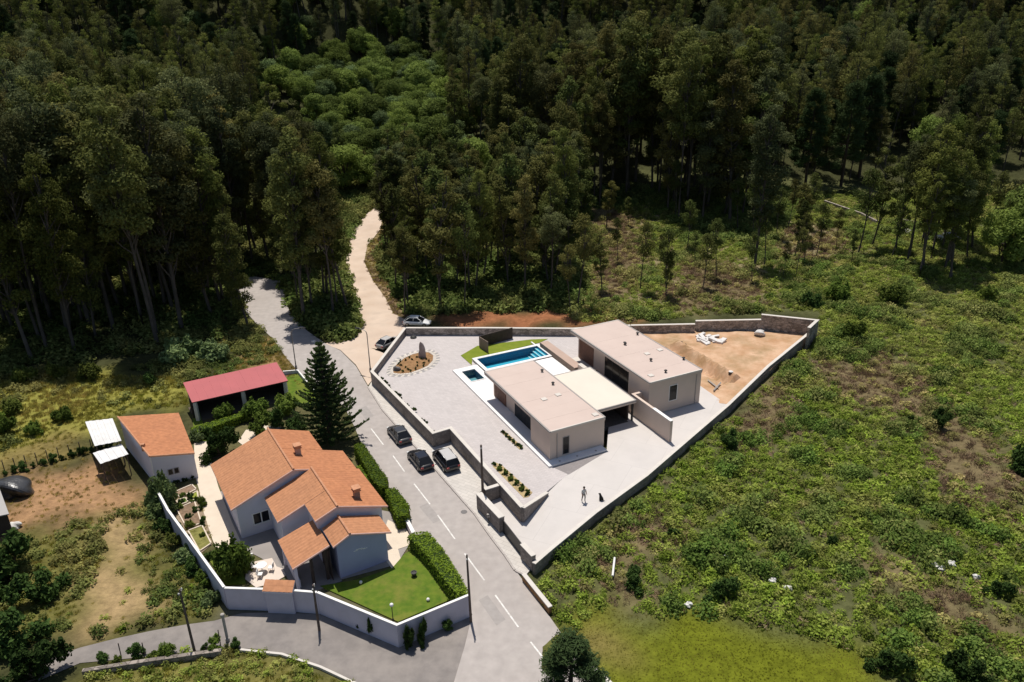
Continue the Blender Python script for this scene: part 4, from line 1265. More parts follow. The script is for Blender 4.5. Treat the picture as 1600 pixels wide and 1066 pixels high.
# ------------------------------------------------------------------ old property ground
struct('garden_path', MB().sheet(PX([(303, 690), (322, 688), (330, 720), (341, 760), (362, 815), (378, 850), (338, 858), (330, 838), (318, 800), (311, 765), (305, 745)], .04)), M_cream)
struct('garden_path', MB().sheet(PX([(372, 690), (384, 672), (410, 664), (440, 668), (420, 680), (385, 700)], .036)), M_cream)
struct('gate_paving', MB().sheet(PX([(606, 812), (634, 826), (642, 838), (640, 852), (622, 858), (628, 880), (612, 888), (590, 860)], .06)), M_cream)
struct('tea_terrace', MB().sheet(PX([(385, 890), (395, 878), (425, 872), (432, 885), (446, 890), (446, 900), (425, 912), (400, 918), (383, 905)], .045)), mat('pinkish_paving', (.66, .56, .48), .85, .06, 1, .2, stain=.25, stain_col=(.5, .42, .36)))
struct('house_paving', MB().sheet(PX([(330, 770), (366, 850), (470, 905), (500, 915), (620, 882), (640, 850), (610, 800), (400, 760)], .028)), mat('dull_paving', (.30, .27, .25), .9, .08, 1, .2, stain=.3))
struct('lawn', MB().prism(PX([(500, 916), (560, 906), (613, 888), (632, 866), (660, 850), (712, 918), (728, 927), (622, 972)], .05), -.05, .09), M_lawn)
struct('side_lawn', MB().prism(PX([(322, 868), (338, 858), (380, 850), (392, 875), (380, 892), (384, 912), (352, 914)], .05), -.05, .09), M_lawn)
struct('barn_lawn', MB().prism(PX([(446, 592), (466, 580), (480, 592), (500, 625), (478, 640), (455, 630)], .02), -.05, .06), M_lawn)
struct('dog_lawn', MB().prism(PX([(300, 648), (312, 642), (325, 690), (305, 690)], .02), -.05, .05), M_lawn)
# low white wall round the small lawn by the lamp post
wall('garden_wall', 'low white garden wall edging the small lawn at the end of the barn', W([(442, 580), (465, 578), (500, 620)], .55), .14, 0, M_oldwhite, M_oldcoping, cop_t=.05, over=.02)

ZO = 2.3
wl_pts = [(238, 752), (262, 796), (300, 848), (350, 917)]
wall('garden_wall', 'long white garden wall running down beside the vegetable beds', W(wl_pts, ZO), .16, 0, M_gwall, M_oldcoping, cop_t=.06, over=.03)
wall('garden_wall', 'white garden wall stretch along the lane beside the tiled niche', W([(351, 918), (414, 920)], ZO), .16, 0, M_gwall, M_oldcoping, cop_t=.06, over=.03)
wall('garden_wall', 'white garden wall stretch along the lane below the porch', W([(457, 922), (495, 925)], ZO), .16, 0, M_gwall, M_oldcoping, cop_t=.06, over=.03)
wall('garden_wall', 'white garden wall with sharp corner pointing at the lane junction', W([(496, 925), (620, 976), (733, 929)], ZO), .16, 0, M_gwall, M_oldcoping, cop_t=.06, over=.03)
nc = thing('gate_niche', 'small white gate shelter with orange tiled top in the lane wall', 'gate shelter', P(435, 955))
n0, n1 = P(414, 918, 2.5), P(457, 920, 2.5)
dv = Vector((0, .5, 0))
MB().hexa([(n0.x, n0.y - .25, 0), (n1.x, n1.y - .25, 0), (n1.x, n1.y + .35, 0), (n0.x, n0.y + .35, 0)], [(n0.x, n0.y - .25, 2.45), (n1.x, n1.y - .25, 2.45), (n1.x, n1.y + .35, 2.6), (n0.x, n0.y + .35, 2.6)]).build('niche_wall', M_gwall, nc)
tiles((n0.x - .1, n0.y + .6, 2.85), (n1.x + .1, n1.y + .6, 2.85), (n1.x + .1, n1.y - .5, 2.52), (n0.x - .1, n0.y - .5, 2.52), M_tile, 'niche_roof', nc)

# vegetable beds
def bed_box(px, col, label, z=.12):
    t = thing('garden_bed', label, 'garden bed', P(*px[0]))
    pts = PX(px, .06)
    MB().prism(pts, 0, z).build('soil', mat('bed_soil_%d' % len(MATS), col, .95, .25, 3, .1, .5, 8), t)
    n = len(pts)
    for i in range(n):
        a, b = pts[i], pts[(i + 1) % n]
        d = (b - a).normalized(); nn = Vector((-d.y, d.x, 0)) * .06
        MB().prism([a - nn + d * .07, b - nn - d * .07, b + nn - d * .07, a + nn + d * .07], 0, z + .05).build('edging', M_cream, t)
bed_box([(272, 770), (300, 758), (307, 765), (282, 778)], (.25, .17, .12), 'garden bed with sparse plants nearest the outbuilding')
bed_box([(276, 783), (290, 778), (294, 785), (280, 790)], (.13, .2, .04), 'small square bed full of green lettuce')
bed_box([(294, 776), (308, 768), (310, 778), (298, 784)], (.24, .26, .05), 'small square bed of yellow-green plants by the path')
bed_box([(276, 796), (304, 784), (315, 818), (292, 826)], (.22, .15, .10), 'larger brown garden bed with a few seedlings')
bed_box([(294, 830), (316, 822), (330, 850), (312, 862)], (.2, .19, .06), 'overgrown garden bed at the lower end of the path')
struct('bed_path', MB().sheet(PX([(262, 770), (300, 755), (312, 770), (332, 850), (312, 866), (270, 800)], .02)), mat('garden_earth', (.3, .23, .16), .95, .2, 1.5, .1))
# ------------------------------------------------------------------ lamps and poles
def street_lamp(base, h, ang, label):
    t = thing('street_lamp', label, 'street lamp', base, 'street lamps at the road fork')
    x, y, z = base
    MB().lathe(base, [(.16, 0), (.16, .5), (.09, .6)], 10).build('lamp_base', M_galv, t)
    dx, dy = math.cos(ang), math.sin(ang)
    MB().tube([(x, y, .55), (x, y, h - .5), (x + dx * .15, y + dy * .15, h - .12), (x + dx * .5, y + dy * .5, h), (x + dx * 1.3, y + dy * 1.3, h + .1)], [.085, .06, .05, .045, .04], 8).build('lamp_column', M_galv, t)
    hx, hy = x + dx * 1.6, y + dy * 1.6
    hd = MB()
    c, s_ = dx, dy
    def TL(a, b, z): return hx + a * c - b * s_, hy + a * s_ + b * c, z
    hd.hexa([TL(-.4, -.14, h + .02), TL(.4, -.1, h + .05), TL(.4, .1, h + .05), TL(-.4, .14, h + .02)], [TL(-.4, -.1, h + .18), TL(.35, -.07, h + .16), TL(.35, .07, h + .16), TL(-.4, .1, h + .18)])
    hd.build('lamp_head', M_dark, t)
    MB().box(-.25, .3, -.09, .09, h - .01, h + .018, TL).build('lamp_lens', M_lampg, t)
b = P(463, 577); street_lamp((b.x, b.y, 0), 6.1, R(5), 'grey street lamp between the red barn and the street')
b = P(579, 581); street_lamp((b.x, b.y, 0), 6.2, R(150), 'grey street lamp at the corner of the paved yard wall')

def pole(base, h, r, label, lean=(0, 0), material=None, cross=True):
    t = thing('utility_pole', label, 'pole', base)
    x, y, z = base
    MB().tube([(x, y, 0), (x + lean[0] * .5, y + lean[1] * .5, h * .5), (x + lean[0], y + lean[1], h)], [r, r * .85, r * .65], 8).build('pole_shaft', material or M_timber_pole, t)
    if cross:
        MB().box(x + lean[0] - .05, x + lean[0] + .05, y + lean[1] - .35, y + lean[1] + .35, h - .35, h - .25).build('bracket', M_galv, t)
        for s_ in (-1, 1):
            MB().lathe((x + lean[0], y + lean[1] + s_ * .3, h - .25), [(.04, 0), (.06, .05), (.03, .12)], 8).build('insulator', M_oldcoping, t)
pole(tuple(P(755, 788)), 7.0, .15, 'tall pole in front of the gate wall recess')
pole(tuple(P(736, 972)), 6.7, .12, 'tall dark pole at the street corner of the white garden wall', (-.1, .2))
pole(tuple(P(499, 985)), 4.6, .12, 'dark pole against the white wall on the lane', (0, .1))
pole(tuple(P(304, 1018)), 6.0, .11, 'thin leaning pole on the lower side of the lane', (-.2, .3), cross=True)
b = P(356, 1002)
bl = thing('lane_bollard', 'short pale concrete post with a dark base beside the lane', 'post', b)
MB().lathe(b, [(.17, 0), (.17, .3), (.11, .34), (.11, 2.5), (.16, 2.55), (.16, 2.8), (.1, 2.85)], 10).build('post_shaft', M_post, bl)
for i, (u, v) in enumerate(((345, 1010), (190, 1028), (226, 1024))):
    q = P(u, v)
    tag(MB().tube([q, q + Vector((0.05, 0, 1.7 - .2 * i))], .04, 6).build('fence_stake', M_timber_pole), ('thin stake beside the concrete post', 'thin stake at the far end of the lane edge', 'thin stake near the bend of the lane')[i], 'stake')
for i in range(9):
    u = 8 + i * 17; v = 738 - i * 4.2
    q = P(u, v)
    tag(MB().tube([q, q + Vector((.03, 0, 1.5))], .05, 6).build('fence_stake', M_timber_pole), 'dark stake in the fence line above the ploughed plot', 'stake', 'stakes above the ploughed plot')
# low dry wall along the lane
wall('lane_wall', 'low overgrown stone wall on the lower side of the lane', [tuple(P(u, v, .6)[:2]) + (.6,) for u, v in ((128, 1046), (210, 1033), (300, 1020), (345, 1014))], .35, -.1, M_stone, None)
wall('kerb_wall', 'pale low kerb wall along the outside of the lane bend', [tuple(P(u, v, .3)[:2]) + (.3,) for u, v in ((375, 1013), (440, 1020), (500, 1040), (560, 1068))], .2, -.1, M_coping, None)
wall('roadside_wall', 'low brown wall between street edge and bracken below the gate', [tuple(P(u, v, .75)[:2]) + (.75,) for u, v in ((818, 896), (838, 921), (860, 948))], .3, -.1, M_bark_mulch, M_coping)
wall('roadside_wall', 'low wall with pale top half hidden behind the bottom pine', [tuple(P(u, v, .9)[:2]) + (.9,) for u, v in ((925, 1040), (950, 1064), (985, 1100))], .3, -.1, M_block, M_coping)
wall('hedge_wall', 'short white wall with a round post between the clipped hedges', [tuple(P(u, v, .9)[:2]) + (.9,) for u, v in ((634, 808), (646, 832))], .25, 0, M_oldwhite, M_oldcoping)

# terrace walls up the far slope
for i, px in enumerate(([(1288, 318), (1345, 338), (1370, 350)], [(1402, 346), (1450, 356), (1500, 378)], [(1475, 305), (1530, 322)], [(1560, 385), (1620, 400)])):
    pts = [G(u, v) for u, v in px]
    wall('terrace_wall', ('low pale stone terrace wall at the upper edge of the light clearing', 'low stone terrace wall in the shade of the far trees', 'short stone wall below the orange bank on the far slope', 'low stone wall far up at the frame edge')[i], [(p.x, p.y, p.z + .8) for p in pts], .5, min(p.z for p in pts) - .5, M_stone, None)

# ------------------------------------------------------------------ cars
def car(name, label, loc, heading, paint, roof_mat, L_=4.4, Wd=1.8, suv=False, group='parked cars', sedan=False):
    t = thing(name, label, 'car', loc, group)
    t.rotation_euler = (0, 0, heading + math.pi)
    hw = Wd / 2; hl = L_ / 2
    zb = .24 if not suv else .3
    belt = .86 if not suv else 1.0
    top = 1.44 if not suv else 1.68
    # lower body: stations (x, low, high, half width)
    st = [(-hl, zb + .18, belt - .16, hw * .78), (-hl + .1, zb + .04, belt - .04, hw * .9), (-hl + .6, zb, belt + .03, hw), (-.3, zb, belt, hw), (hl * .42, zb, belt - .02, hw), (hl * .62, zb, belt - .08, hw * .99), (hl - .45, zb, belt - .18, hw * .95), (hl - .12, zb + .05, belt - .27, hw * .85), (hl, zb + .16, belt - .38, hw * .72)]
    vs = []; fs = []
    for x, lo, hi, w_ in st:
        sec = [(w_ * .86, lo), (w_, lo + .14), (w_ * 1.0, (lo + hi) / 2 + .05), (w_ * .95, hi - .06), (w_ * .84, hi), (w_ * .4, hi + .025)]
        ring = sec + [(-a, b) for a, b in sec[::-1]]
        vs += [(x, a, b) for a, b in ring]
    k = 12
    for i in range(len(st) - 1):
        for j in range(k):
            fs.append((i * k + j, i * k + (j + 1) % k, (i + 1) * k + (j + 1) % k, (i + 1) * k + j))
    fs += [tuple(range(k - 1, -1, -1)), tuple((len(st) - 1) * k + j for j in range(k))]
    body = MB().add(vs, fs).build('body', paint, t, True, local=True)
    # cabin glass
    rb = -hl + (.22 if not suv else .12); rt = rb + (.85 if not suv else .35)
    fb = hl * .52; ft = fb - (.9 if not suv else .65)
    lo = [(rb, -hw * .86), (fb, -hw * .84), (fb, hw * .84), (rb, hw * .86)]
    hi = [(rt, -hw * .66), (ft, -hw * .66), (ft, hw * .66), (rt, hw * .66)]
    g = MB().hexa([(x, y, belt - .04) for x, y in lo], [(x, y, top - .05) for x, y in hi]).build('window_glass', M_glass, t, local=True)
    # pillars
    for j, (a, b) in enumerate(zip(lo, hi)):
        MB().tube([(a[0], a[1] * 1.0, belt - .03), (b[0], b[1] * 1.01, top - .05)], .05, 6).build('pillar', paint, t, True, local=True)
    for s_ in (-1, 1):
        xm = (rt + ft) / 2
        MB().tube([(xm - .02, s_ * hw * .862, belt - .03), (xm + .04, s_ * hw * .672, top - .05)], .045, 6).build('pillar', paint, t, True, local=True)
        MB().tube([(rt, s_ * hw * .67, top - .03), (ft, s_ * hw * .67, top - .03)], .04, 6).build('roof_rail', M_rim if suv else paint, t, True, local=True)
        mr_ = MB().box(fb - .45, fb - .3, s_ * hw * 1.02 - .1, s_ * hw * 1.02 + .1, belt - .02, belt + .13).build('wing_mirror', paint, t, bevel=.03, local=True)
        MB().box(hl - .35, hl - .08, s_ * hw * .68 - .16, s_ * hw * .68 + .16, belt - .36, belt - .25).build('headlight', M_lampg, t, bevel=.02, local=True)
        MB().box(-hl - .005, -hl + .16, s_ * hw * .7 - .15, s_ * hw * .7 + .15, belt - .26, belt - .08).build('taillight', M_tail, t, bevel=.02, local=True)
    MB().hexa([(rt - .03, -hw * .69, top - .06), (ft + .05, -hw * .69, top - .06), (ft + .05, hw * .69, top - .06), (rt - .03, hw * .69, top - .06)], [(rt + .12, -hw * .55, top), (ft - .1, -hw * .55, top), (ft - .1, hw * .55, top), (rt + .12, hw * .55, top)]).build('roof', roof_mat, t, bevel=.02, local=True)
    MB().box(hl - .03, hl + .012, -.26, .26, zb + .12, zb + .23).build('number_plate', M_oldcoping, t, local=True)
    for sx in (-hl + .82, hl - .85):
        for s_ in (-1, 1):
            mb = MB()
            y0, y1 = s_ * (hw - .2), s_ * (hw + .01)
            n = 18; r = .33 if not suv else .38
            vs = []
            for y, rr_ in ((y0, r - .04), (y0 + (y1 - y0) * .15, r), (y0 + (y1 - y0) * .85, r), (y1, r - .05), (y1, r * .62)):
                vs += [(sx + rr_ * math.cos(2 * math.pi * i / n), y, r + rr_ * math.sin(2 * math.pi * i / n)) for i in range(n)]
            fs = [(j * n + i, j * n + (i + 1) % n, (j + 1) * n + (i + 1) % n, (j + 1) * n + i) for j in range(4) for i in range(n)]
            fs.append(tuple(range(n)))
            w_ = MB().add(vs, fs).build('wheel', M_tyre, t, local=True)
            mb = MB()
            mb.add([(sx + r * .64 * math.cos(2 * math.pi * i / n), y1 - s_ * .02, r + r * .64 * math.sin(2 * math.pi * i / n)) for i in range(n)] + [(sx, y1 + s_ * .01, r)], [(i, (i + 1) % n, n) for i in range(n)])
            mb.build('rim', M_rim, w_, local=True)
    return t
def paint(name, c, coat=.6, rough=.3):
    return mat(name, c, rough, .03, 3, .3, coat=coat)
M_blk = paint('black_car_paint', (.012, .012, .014)); M_gry = paint('graphite_car_paint', (.045, .045, .048)); M_wht = paint('white_car_paint', (.75, .75, .74)); M_slv = paint('pale_roof_paint', (.50, .48, .46), .5)
M_gl2 = mat('roof_glass', (.02, .022, .03), .08, .05, 2, .6)
hd = math.atan2(P(647, 756).y - P(580, 670).y, P(647, 756).x - P(580, 670).x)
q = P(624, 684, .03); car('parked_car', 'dark grey hatchback parked farthest up the street of three', tuple(q), hd, M_gry, M_gry)
q = P(657, 724, .03); car('parked_car', 'glossy black car parked in the street, middle one of three', tuple(q), hd, M_blk, M_gl2)
q = P(697, 725, .13); car('parked_car', 'black SUV with pale roof parked on the pavement beside the wall', tuple(q), hd - .03, M_blk, M_slv, 4.5, 1.85, True)
q = P(652, 508, .02); car('parked_car', 'white car parked behind the back wall at the dirt track', tuple(q), R(172), M_wht, M_wht)
q = P(608, 540, .02); car('parked_car', 'silver-grey car half hidden behind the wall near the lamp', tuple(q), R(-125), paint('silver_car_paint', (.28, .27, .26)), M_slv)

# ------------------------------------------------------------------ person and dog
def skinned(name, pts, edges, radii, material, loc, rz=0, sub=1):
    me = bpy.data.meshes.new(name)
    me.from_pydata(pts, edges, [])
    o = bpy.data.objects.new(name, me)
    C.objects.link(o)
    o.modifiers.new('skin', 'SKIN')
    sv = me.skin_vertices[0].data
    for i, r in enumerate(radii):
        sv[i].radius = (r, r) if not isinstance(r, tuple) else r
        sv[i].use_root = (i == 0)
    sb = o.modifiers.new('sub', 'SUBSURF'); sb.levels = sub; sb.render_levels = sub
    dg = bpy.context.evaluated_depsgraph_get()
    dg.update()
    m2 = bpy.data.meshes.new_from_object(o.evaluated_get(dg))
    bpy.data.objects.remove(o)
    m2.name = name
    return m2

def person():
    base = P(912, 784, .5)
    z0 = drive_z(base.x, base.y) + .006
    base = P(912, 784, z0)
    V = [(0, 0, .95), (0, 0, 1.12), (0, -.01, 1.32), (0, -.01, 1.46), (0, -.02, 1.54), (0, -.03, 1.64), (0, -.03, 1.72),
         (.10, 0, .9), (.12, -.05, .5), (.13, .0, .1), (.13, -.14, .05),
         (-.10, 0, .9), (-.13, .06, .5), (-.14, .16, .1), (-.14, .02, .05),
         (.19, 0, 1.42), (.26, .04, 1.16), (.27, -.06, .93), (.27, -.09, .85),
         (-.19, 0, 1.42), (-.26, -.04, 1.16), (-.27, -.16, .95), (-.27, -.2, .88)]
    E = [(0, 1), (1, 2), (2, 3), (3, 4), (4, 5), (5, 6), (0, 7), (7, 8), (8, 9), (9, 10), (0, 11), (11, 12), (12, 13), (13, 14), (2, 15), (15, 16), (16, 17), (17, 18), (2, 19), (19, 20), (20, 21), (21, 22)]
    rad = [(.16, .12), (.15, .105), (.17, .12), (.1, .08), .058, .1, .085, .105, .068, .05, .04, .105, .068, .05, .04, .075, .055, .042, .036, .075, .055, .042, .036]
    me = skinned('person', V, E, rad, None, base)
    sk = mat('skin', (.45, .27, .2), .6, .05, 4, .3)
    shirt = mat('pale_shirt', (.62, .60, .58), .9, .06, 6, .1)
    trs = mat('grey_trousers', (.16, .15, .145), .9, .1, 6, .1)
    shoe = mat('dark_shoes', (.03, .03, .03), .7, .1, 6, .2)
    for q in (sk, shirt, trs, shoe): me.materials.append(q)
    for p in me.polygons:
        c = p.center
        p.use_smooth = True
        if c.z > 1.5: p.material_index = 0
        elif abs(c.x) > .2 and c.z < 1.18: p.material_index = 0
        elif c.z > .98: p.material_index = 1
        elif c.z > .09: p.material_index = 2
        else: p.material_index = 3
    bm = bmesh.new(); bm.from_mesh(me)
    fb = MB()
    for hx, hy, hz, s_ in ((.27, -.09, .85, 1), (-.27, -.2, .88, -1)):
        for k_, ln in enumerate((.075, .085, .08, .065)):
            y = hy + (k_ - 1.5) * .02
            fb.tube([(hx, y, hz + .0), (hx, y - .008, hz - ln * .5), (hx - s_ * .02, y - .02, hz - ln)], [.0095, .009, .007], 6)
        fb.tube([(hx, hy - .03, hz + .03), (hx - s_ * .015, hy - .06, hz - .005), (hx - s_ * .02, hy - .065, hz - .03)], [.011, .01, .008], 6)
    # nose and ears
    fb.tube([(0, -.12, 1.69), (0, -.145, 1.655), (0, -.12, 1.645)], [.01, .016, .01], 6)
    for s_ in (-1, 1):
        fb.tube([(s_ * .1, -.03, 1.69), (s_ * .108, -.02, 1.665), (s_ * .1, -.03, 1.64)], [.012, .018, .01], 6)
    vm = [bm.verts.new(v) for v in fb.v]
    for f in fb.f:
        try: bm.faces.new([vm[i] for i in f])
        except ValueError: pass
    bm.to_mesh(me); bm.free()
    o = linked('person', me, None, (base.x, base.y, z0))
    o.rotation_euler.z = R(25)
    tag(o, 'person in pale shirt and grey trousers walking on the driveway', 'person')
    hair = mat('dark_hair', (.05, .035, .025), .8, .2, 20, .2)
    h = MB().lathe((0, -.02, 1.69), [(.112, -.02), (.118, .03), (.1, .085), (.06, .115), (.015, .125)], 14)
    h = h.build('hair', hair, o, True, local=True)
    dk = MB()
    for s_ in (-1, 1):
        dk.lathe((s_ * .036, -.122, 1.675), [(.008, -.008), (.012, 0), (.008, .008)], 8)
    dk.box(-.03, .03, -.128, -.12, 1.605, 1.613)
    dk.build('face_features', hair, o, local=True)
person()

def dog():
    b = P(941, 783, .6)
    z0 = drive_z(b.x, b.y) + .006
    b = P(939, 782, z0)
    V = [(0, .12, .2), (0, .06, .32), (0, -.06, .5), (0, -.1, .62), (0, -.13, .74), (0, -.24, .72), (0, -.32, .7),
         (.1, .1, .2), (.14, -.08, .18), (.13, .06, .06), (.13, -.1, .03),
         (-.1, .1, .2), (-.14, -.08, .18), (-.13, .06, .06), (-.13, -.1, .03),
         (.08, -.1, .42), (.08, -.12, .2), (.08, -.13, .05), (.08, -.18, .03),
         (-.08, -.1, .42), (-.08, -.12, .2), (-.08, -.13, .05), (-.08, -.18, .03),
         (0, .28, .1), (0, .48, .12), (.05, -.1, .82), (-.05, -.1, .82)]
    E = [(0, 1), (1, 2), (2, 3), (3, 4), (4, 5), (5, 6), (0, 7), (7, 8), (8, 9), (9, 10), (0, 11), (11, 12), (12, 13), (13, 14), (2, 15), (15, 16), (16, 17), (17, 18), (2, 19), (19, 20), (20, 21), (21, 22), (0, 23), (23, 24), (4, 25), (4, 26)]
    rad = [.15, .16, .14, .09, .09, .06, .035, .1, .07, .045, .035, .1, .07, .045, .035, .065, .045, .035, .035, .065, .045, .035, .035, .04, .02, .02, .02]
    me = skinned('dog', V, E, rad, None, b)
    me.materials.append(mat('black_fur', (.012, .011, .01), .7, .3, 30, .25))
    for p in me.polygons: p.use_smooth = True
    o = linked('dog', me, None, (b.x, b.y, z0))
    o.rotation_euler.z = R(-125)
    tag(o, 'black dog sitting by the driveway edge near the person', 'dog')
dog()

# ------------------------------------------------------------------ bits in the gardens
t = thing('garden_lamp', 'white globe garden lamp on a dark post near the wall corner of the lawn', 'garden lamp', P(614, 968, .09))
q = P(614, 968, .09)
MB().lathe(q, [(.09, 0), (.09, .04), (.035, .08), (.035, 1.35), (.06, 1.38)], 10).build('lamp_post', M_dark, t)
MB().lathe((q.x, q.y, q.z + 1.38), [(.06, 0), (.14, .06), (.17, .15), (.14, .26), (.05, .31)], 12).build('globe', mat('opal_globe', (.8, .79, .76), .3, .02, 3, .4), t, True)
for i, (u, v, lab) in enumerate(((669, 939, 'round pale ball on the lawn close to the wall'), (564, 912, 'small pale ball on the lawn nearest the house'))):
    q = P(u, v, .09)
    o = MB().lathe((q.x, q.y, q.z), [(.02, 0), (.1, .03), (.15, .12), (.15, .18), (.1, .27), (.02, .3)], 12).build('garden_ball', M_oldcoping, None, True)
    tag(o, lab, 'ball')
q = P(647, 900, .09)
t = thing('garden_planter', 'small dark planter standing in the middle of the lawn', 'planter', q)
MB().lathe(q, [(.16, 0), (.2, .1), (.26, .4), (.28, .42), (.22, .42), (.2, .36)], 12).build('pot', M_dark, t)
# tea terrace furniture
q = P(410, 893, .05)
t = thing('garden_table', 'small white round table on the pale terrace by the porch', 'table', q)
MB().lathe(q, [(.22, 0), (.22, .03), (.04, .05), (.04, .68), (.5, .7), (.5, .74)], 16).build('table_top', M_oldcoping, t)
for i, (dx, dy) in enumerate(((.8, .1), (-.75, .25), (.05, -.8))):
    c = thing('garden_chair', ('white garden chair beside the round table, porch side', 'white garden chair beside the round table, tree side', 'white garden chair beside the round table, lane side')[i], 'chair', (q.x + dx, q.y + dy, .05))
    x, y = q.x + dx, q.y + dy
    MB().box(x - .22, x + .22, y - .22, y + .22, .43, .47).build('seat', M_oldcoping, c)
    MB().box(x + (.18 if dx > .3 else -.22), x + (.22 if dx > .3 else -.18), y - .22, y + .22, .471, .9).build('backrest', M_oldcoping, c)
    for sx in (-.19, .19):
        for sy in (-.19, .19):
            MB().tube([(x + sx, y + sy, .0), (x + sx, y + sy, .43)], .02, 6).build('leg', M_oldcoping, c)
q = P(396, 880, .05)
tag(MB().tube([q, q + Vector((0, 0, 1.1))], .1, 8).build('garden_post', M_oldcoping), 'short white post at the corner of the pale terrace', 'post')
# covered heap by the plot
q = P(22, 770)
rock('covered_heap', 'heap wrapped in shiny black plastic beside the ploughed plot', (q.x, q.y, .5), (2.0, 1.6, 1.25), 33, M_tarp, 4, 'heap', amp=.3)
q = P(24, 824)
rock('boulder', 'pale rock beside the low shed at the frame edge', (q.x, q.y, .2), (.6, .45, .4), 35, M_wrock, 3, 'rock')
# pale rocks in the bracken
RK = [(1132, 876, .35, 'pale rock in the bracken nearest the driveway corner'), (1206, 914, .3, 'pale rock, upper of two in the lower bracken'), (1230, 925, .35, 'pale rock, lower of two in the lower bracken'), (1457, 886, .4, 'pale rock in the far bracken, first of a group'), (1468, 893, .35, 'pale rock in the far bracken, middle of a group'), (1484, 886, .42, 'pale rock in the far bracken, last of a group'), (1524, 908, .3, 'pale rock beyond the group of three in the bracken'), (1075, 952, .3, 'pale rock at the edge between bracken and meadow'), (1480, 372, .9, 'large pale rock in a heap under the far trees'), (1466, 376, .8, 'pale rock at the end of the heap under the far trees'), (1415, 366, .8, 'pale rock in front of the far terrace wall'), (1060, 948, .25, 'small pale rock at the meadow edge'), (490, 536, .3, 'small pale rock at the fork of the track')]
for i, (u, v, r, lab) in enumerate(RK):
    q = G(u, v)
    rock('field_rock', lab, (q.x, q.y, q.z + r * .55), (r * 1.2, r, r * .8), 50 + i, M_wrock, 2, 'rock')
a, b = P(957, 905), P(960, 880)
tag(MB().tube([(a.x, a.y, .35), (b.x, b.y, .6)], .1, 7).build('fallen_post', M_oldcoping), 'pale post lying in the brown bracken', 'post')
# ------------------------------------------------------------------ leaf colours
LM_euc = leafmat('eucalyptus_leaf', (.075, .09, .026), (.17, .178, .048), (.165, .14, .046), .3)
LM_young = leafmat('young_eucalyptus_leaf', (.065, .09, .025), (.14, .165, .045), (.13, .115, .035), .35)
LM_dec = leafmat('broad_leaf', (.11, .16, .04), (.21, .26, .06), (.19, .24, .05), .35)
LM_pine = leafmat('pine_needle', (.028, .05, .018), (.055, .085, .03), (.05, .07, .025), .2)
LM_arau = leafmat('araucaria_needle', (.04, .068, .022), (.085, .125, .042), (.07, .105, .035), .25)
LM_shrub = leafmat('shrub_leaf', (.08, .13, .022), (.16, .22, .04), (.14, .16, .035), .35)
LM_dshrub = leafmat('dark_shrub_leaf', (.03, .06, .015), (.07, .115, .028), (.05, .085, .02), .25)
LM_hedge = leafmat('hedge_leaf', (.11, .175, .015), (.19, .26, .03), (.16, .225, .025), .35)
LM_olive = leafmat('grey_leaf', (.095, .14, .055), (.18, .23, .095), (.14, .19, .065), .3)
LM_brack = leafmat('bracken_leaf', (.15, .225, .028), (.29, .37, .055), (.40, .33, .14), .4, 'ptint')
LM_bramb = leafmat('bramble_leaf', (.085, .155, .028), (.185, .265, .055), (.30, .27, .10), .35, 'ptint')
LM_dry = leafmat('dry_stalk', (.26, .18, .11), (.38, .29, .19), (.20, .13, .08), .2, 'ptint')
LM_grass = leafmat('grass_blade', (.18, .21, .018), (.30, .30, .035), (.44, .34, .11), .45, 'ptint')
LM_under = leafmat('undergrowth_leaf', (.075, .12, .028), (.16, .205, .055), (.28, .25, .085), .35, 'ptint')
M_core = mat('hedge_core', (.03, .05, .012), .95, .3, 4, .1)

# ------------------------------------------------------------------ tree kinds
def euc_proto(seed, h=30.0, start=.36, spread=.13, nb=22, nl=9000, leaf=.5, lm=None, brk=None, tr=.25, br=(1.2, 2.3)):
    rng = np.random.default_rng(seed)
    sway = rng.normal(size=2) * .6
    ts = np.linspace(0, 1, 9)
    spine = [np.array([sway[0] * math.sin(t * 3 + seed), sway[1] * math.sin(t * 2.4 + seed * 2), t * h * .96]) for t in ts]
    def at(t):
        i = min(7, int(t * 8)); f = t * 8 - i
        return spine[i] * (1 - f) + spine[i + 1] * f
    wood = [limb([tuple(p) for p in spine], [tr * (1 - .86 * t) + .02 for t in ts], 7)]
    blobs = []
    for k in range(nb):
        t = start + (1 - start) * ((k + rng.random()) / nb)
        f = (t - start) / (1 - start)
        prof = math.sin(math.pi * min(1, .12 + f * .9)) ** .7 if f < .6 else max(.25, 1 - ((f - .6) / .42) ** 2.2)
        rr = spread * h * prof * (.35 + .75 * rng.random())
        an = k * 2.4 + rng.random() * 1.2
        c = at(min(1, t)) + np.array([math.cos(an) * rr, math.sin(an) * rr, rng.normal() * .4 + .6])
        s = rng.uniform(*br) * (.7 + .5 * prof)
        blobs.append((*c, s, s, s * rng.uniform(.6, .95)))
        b0 = at(max(start * .8, t - .10))
        mid = (b0 + c) / 2 + np.array([0, 0, -.3])
        wood.append(limb([tuple(b0), tuple(mid), tuple(c)], [.08 * tr / .25 + .02, .07, .025], 5))
    V, F, tint = leaves(rng, blobs, nl, leaf, .5, .25, .8, .3)
    wv, wf = joinq(wood)
    return (wv, wf), (V, F, tint), (lm or LM_euc), (brk or M_bark)

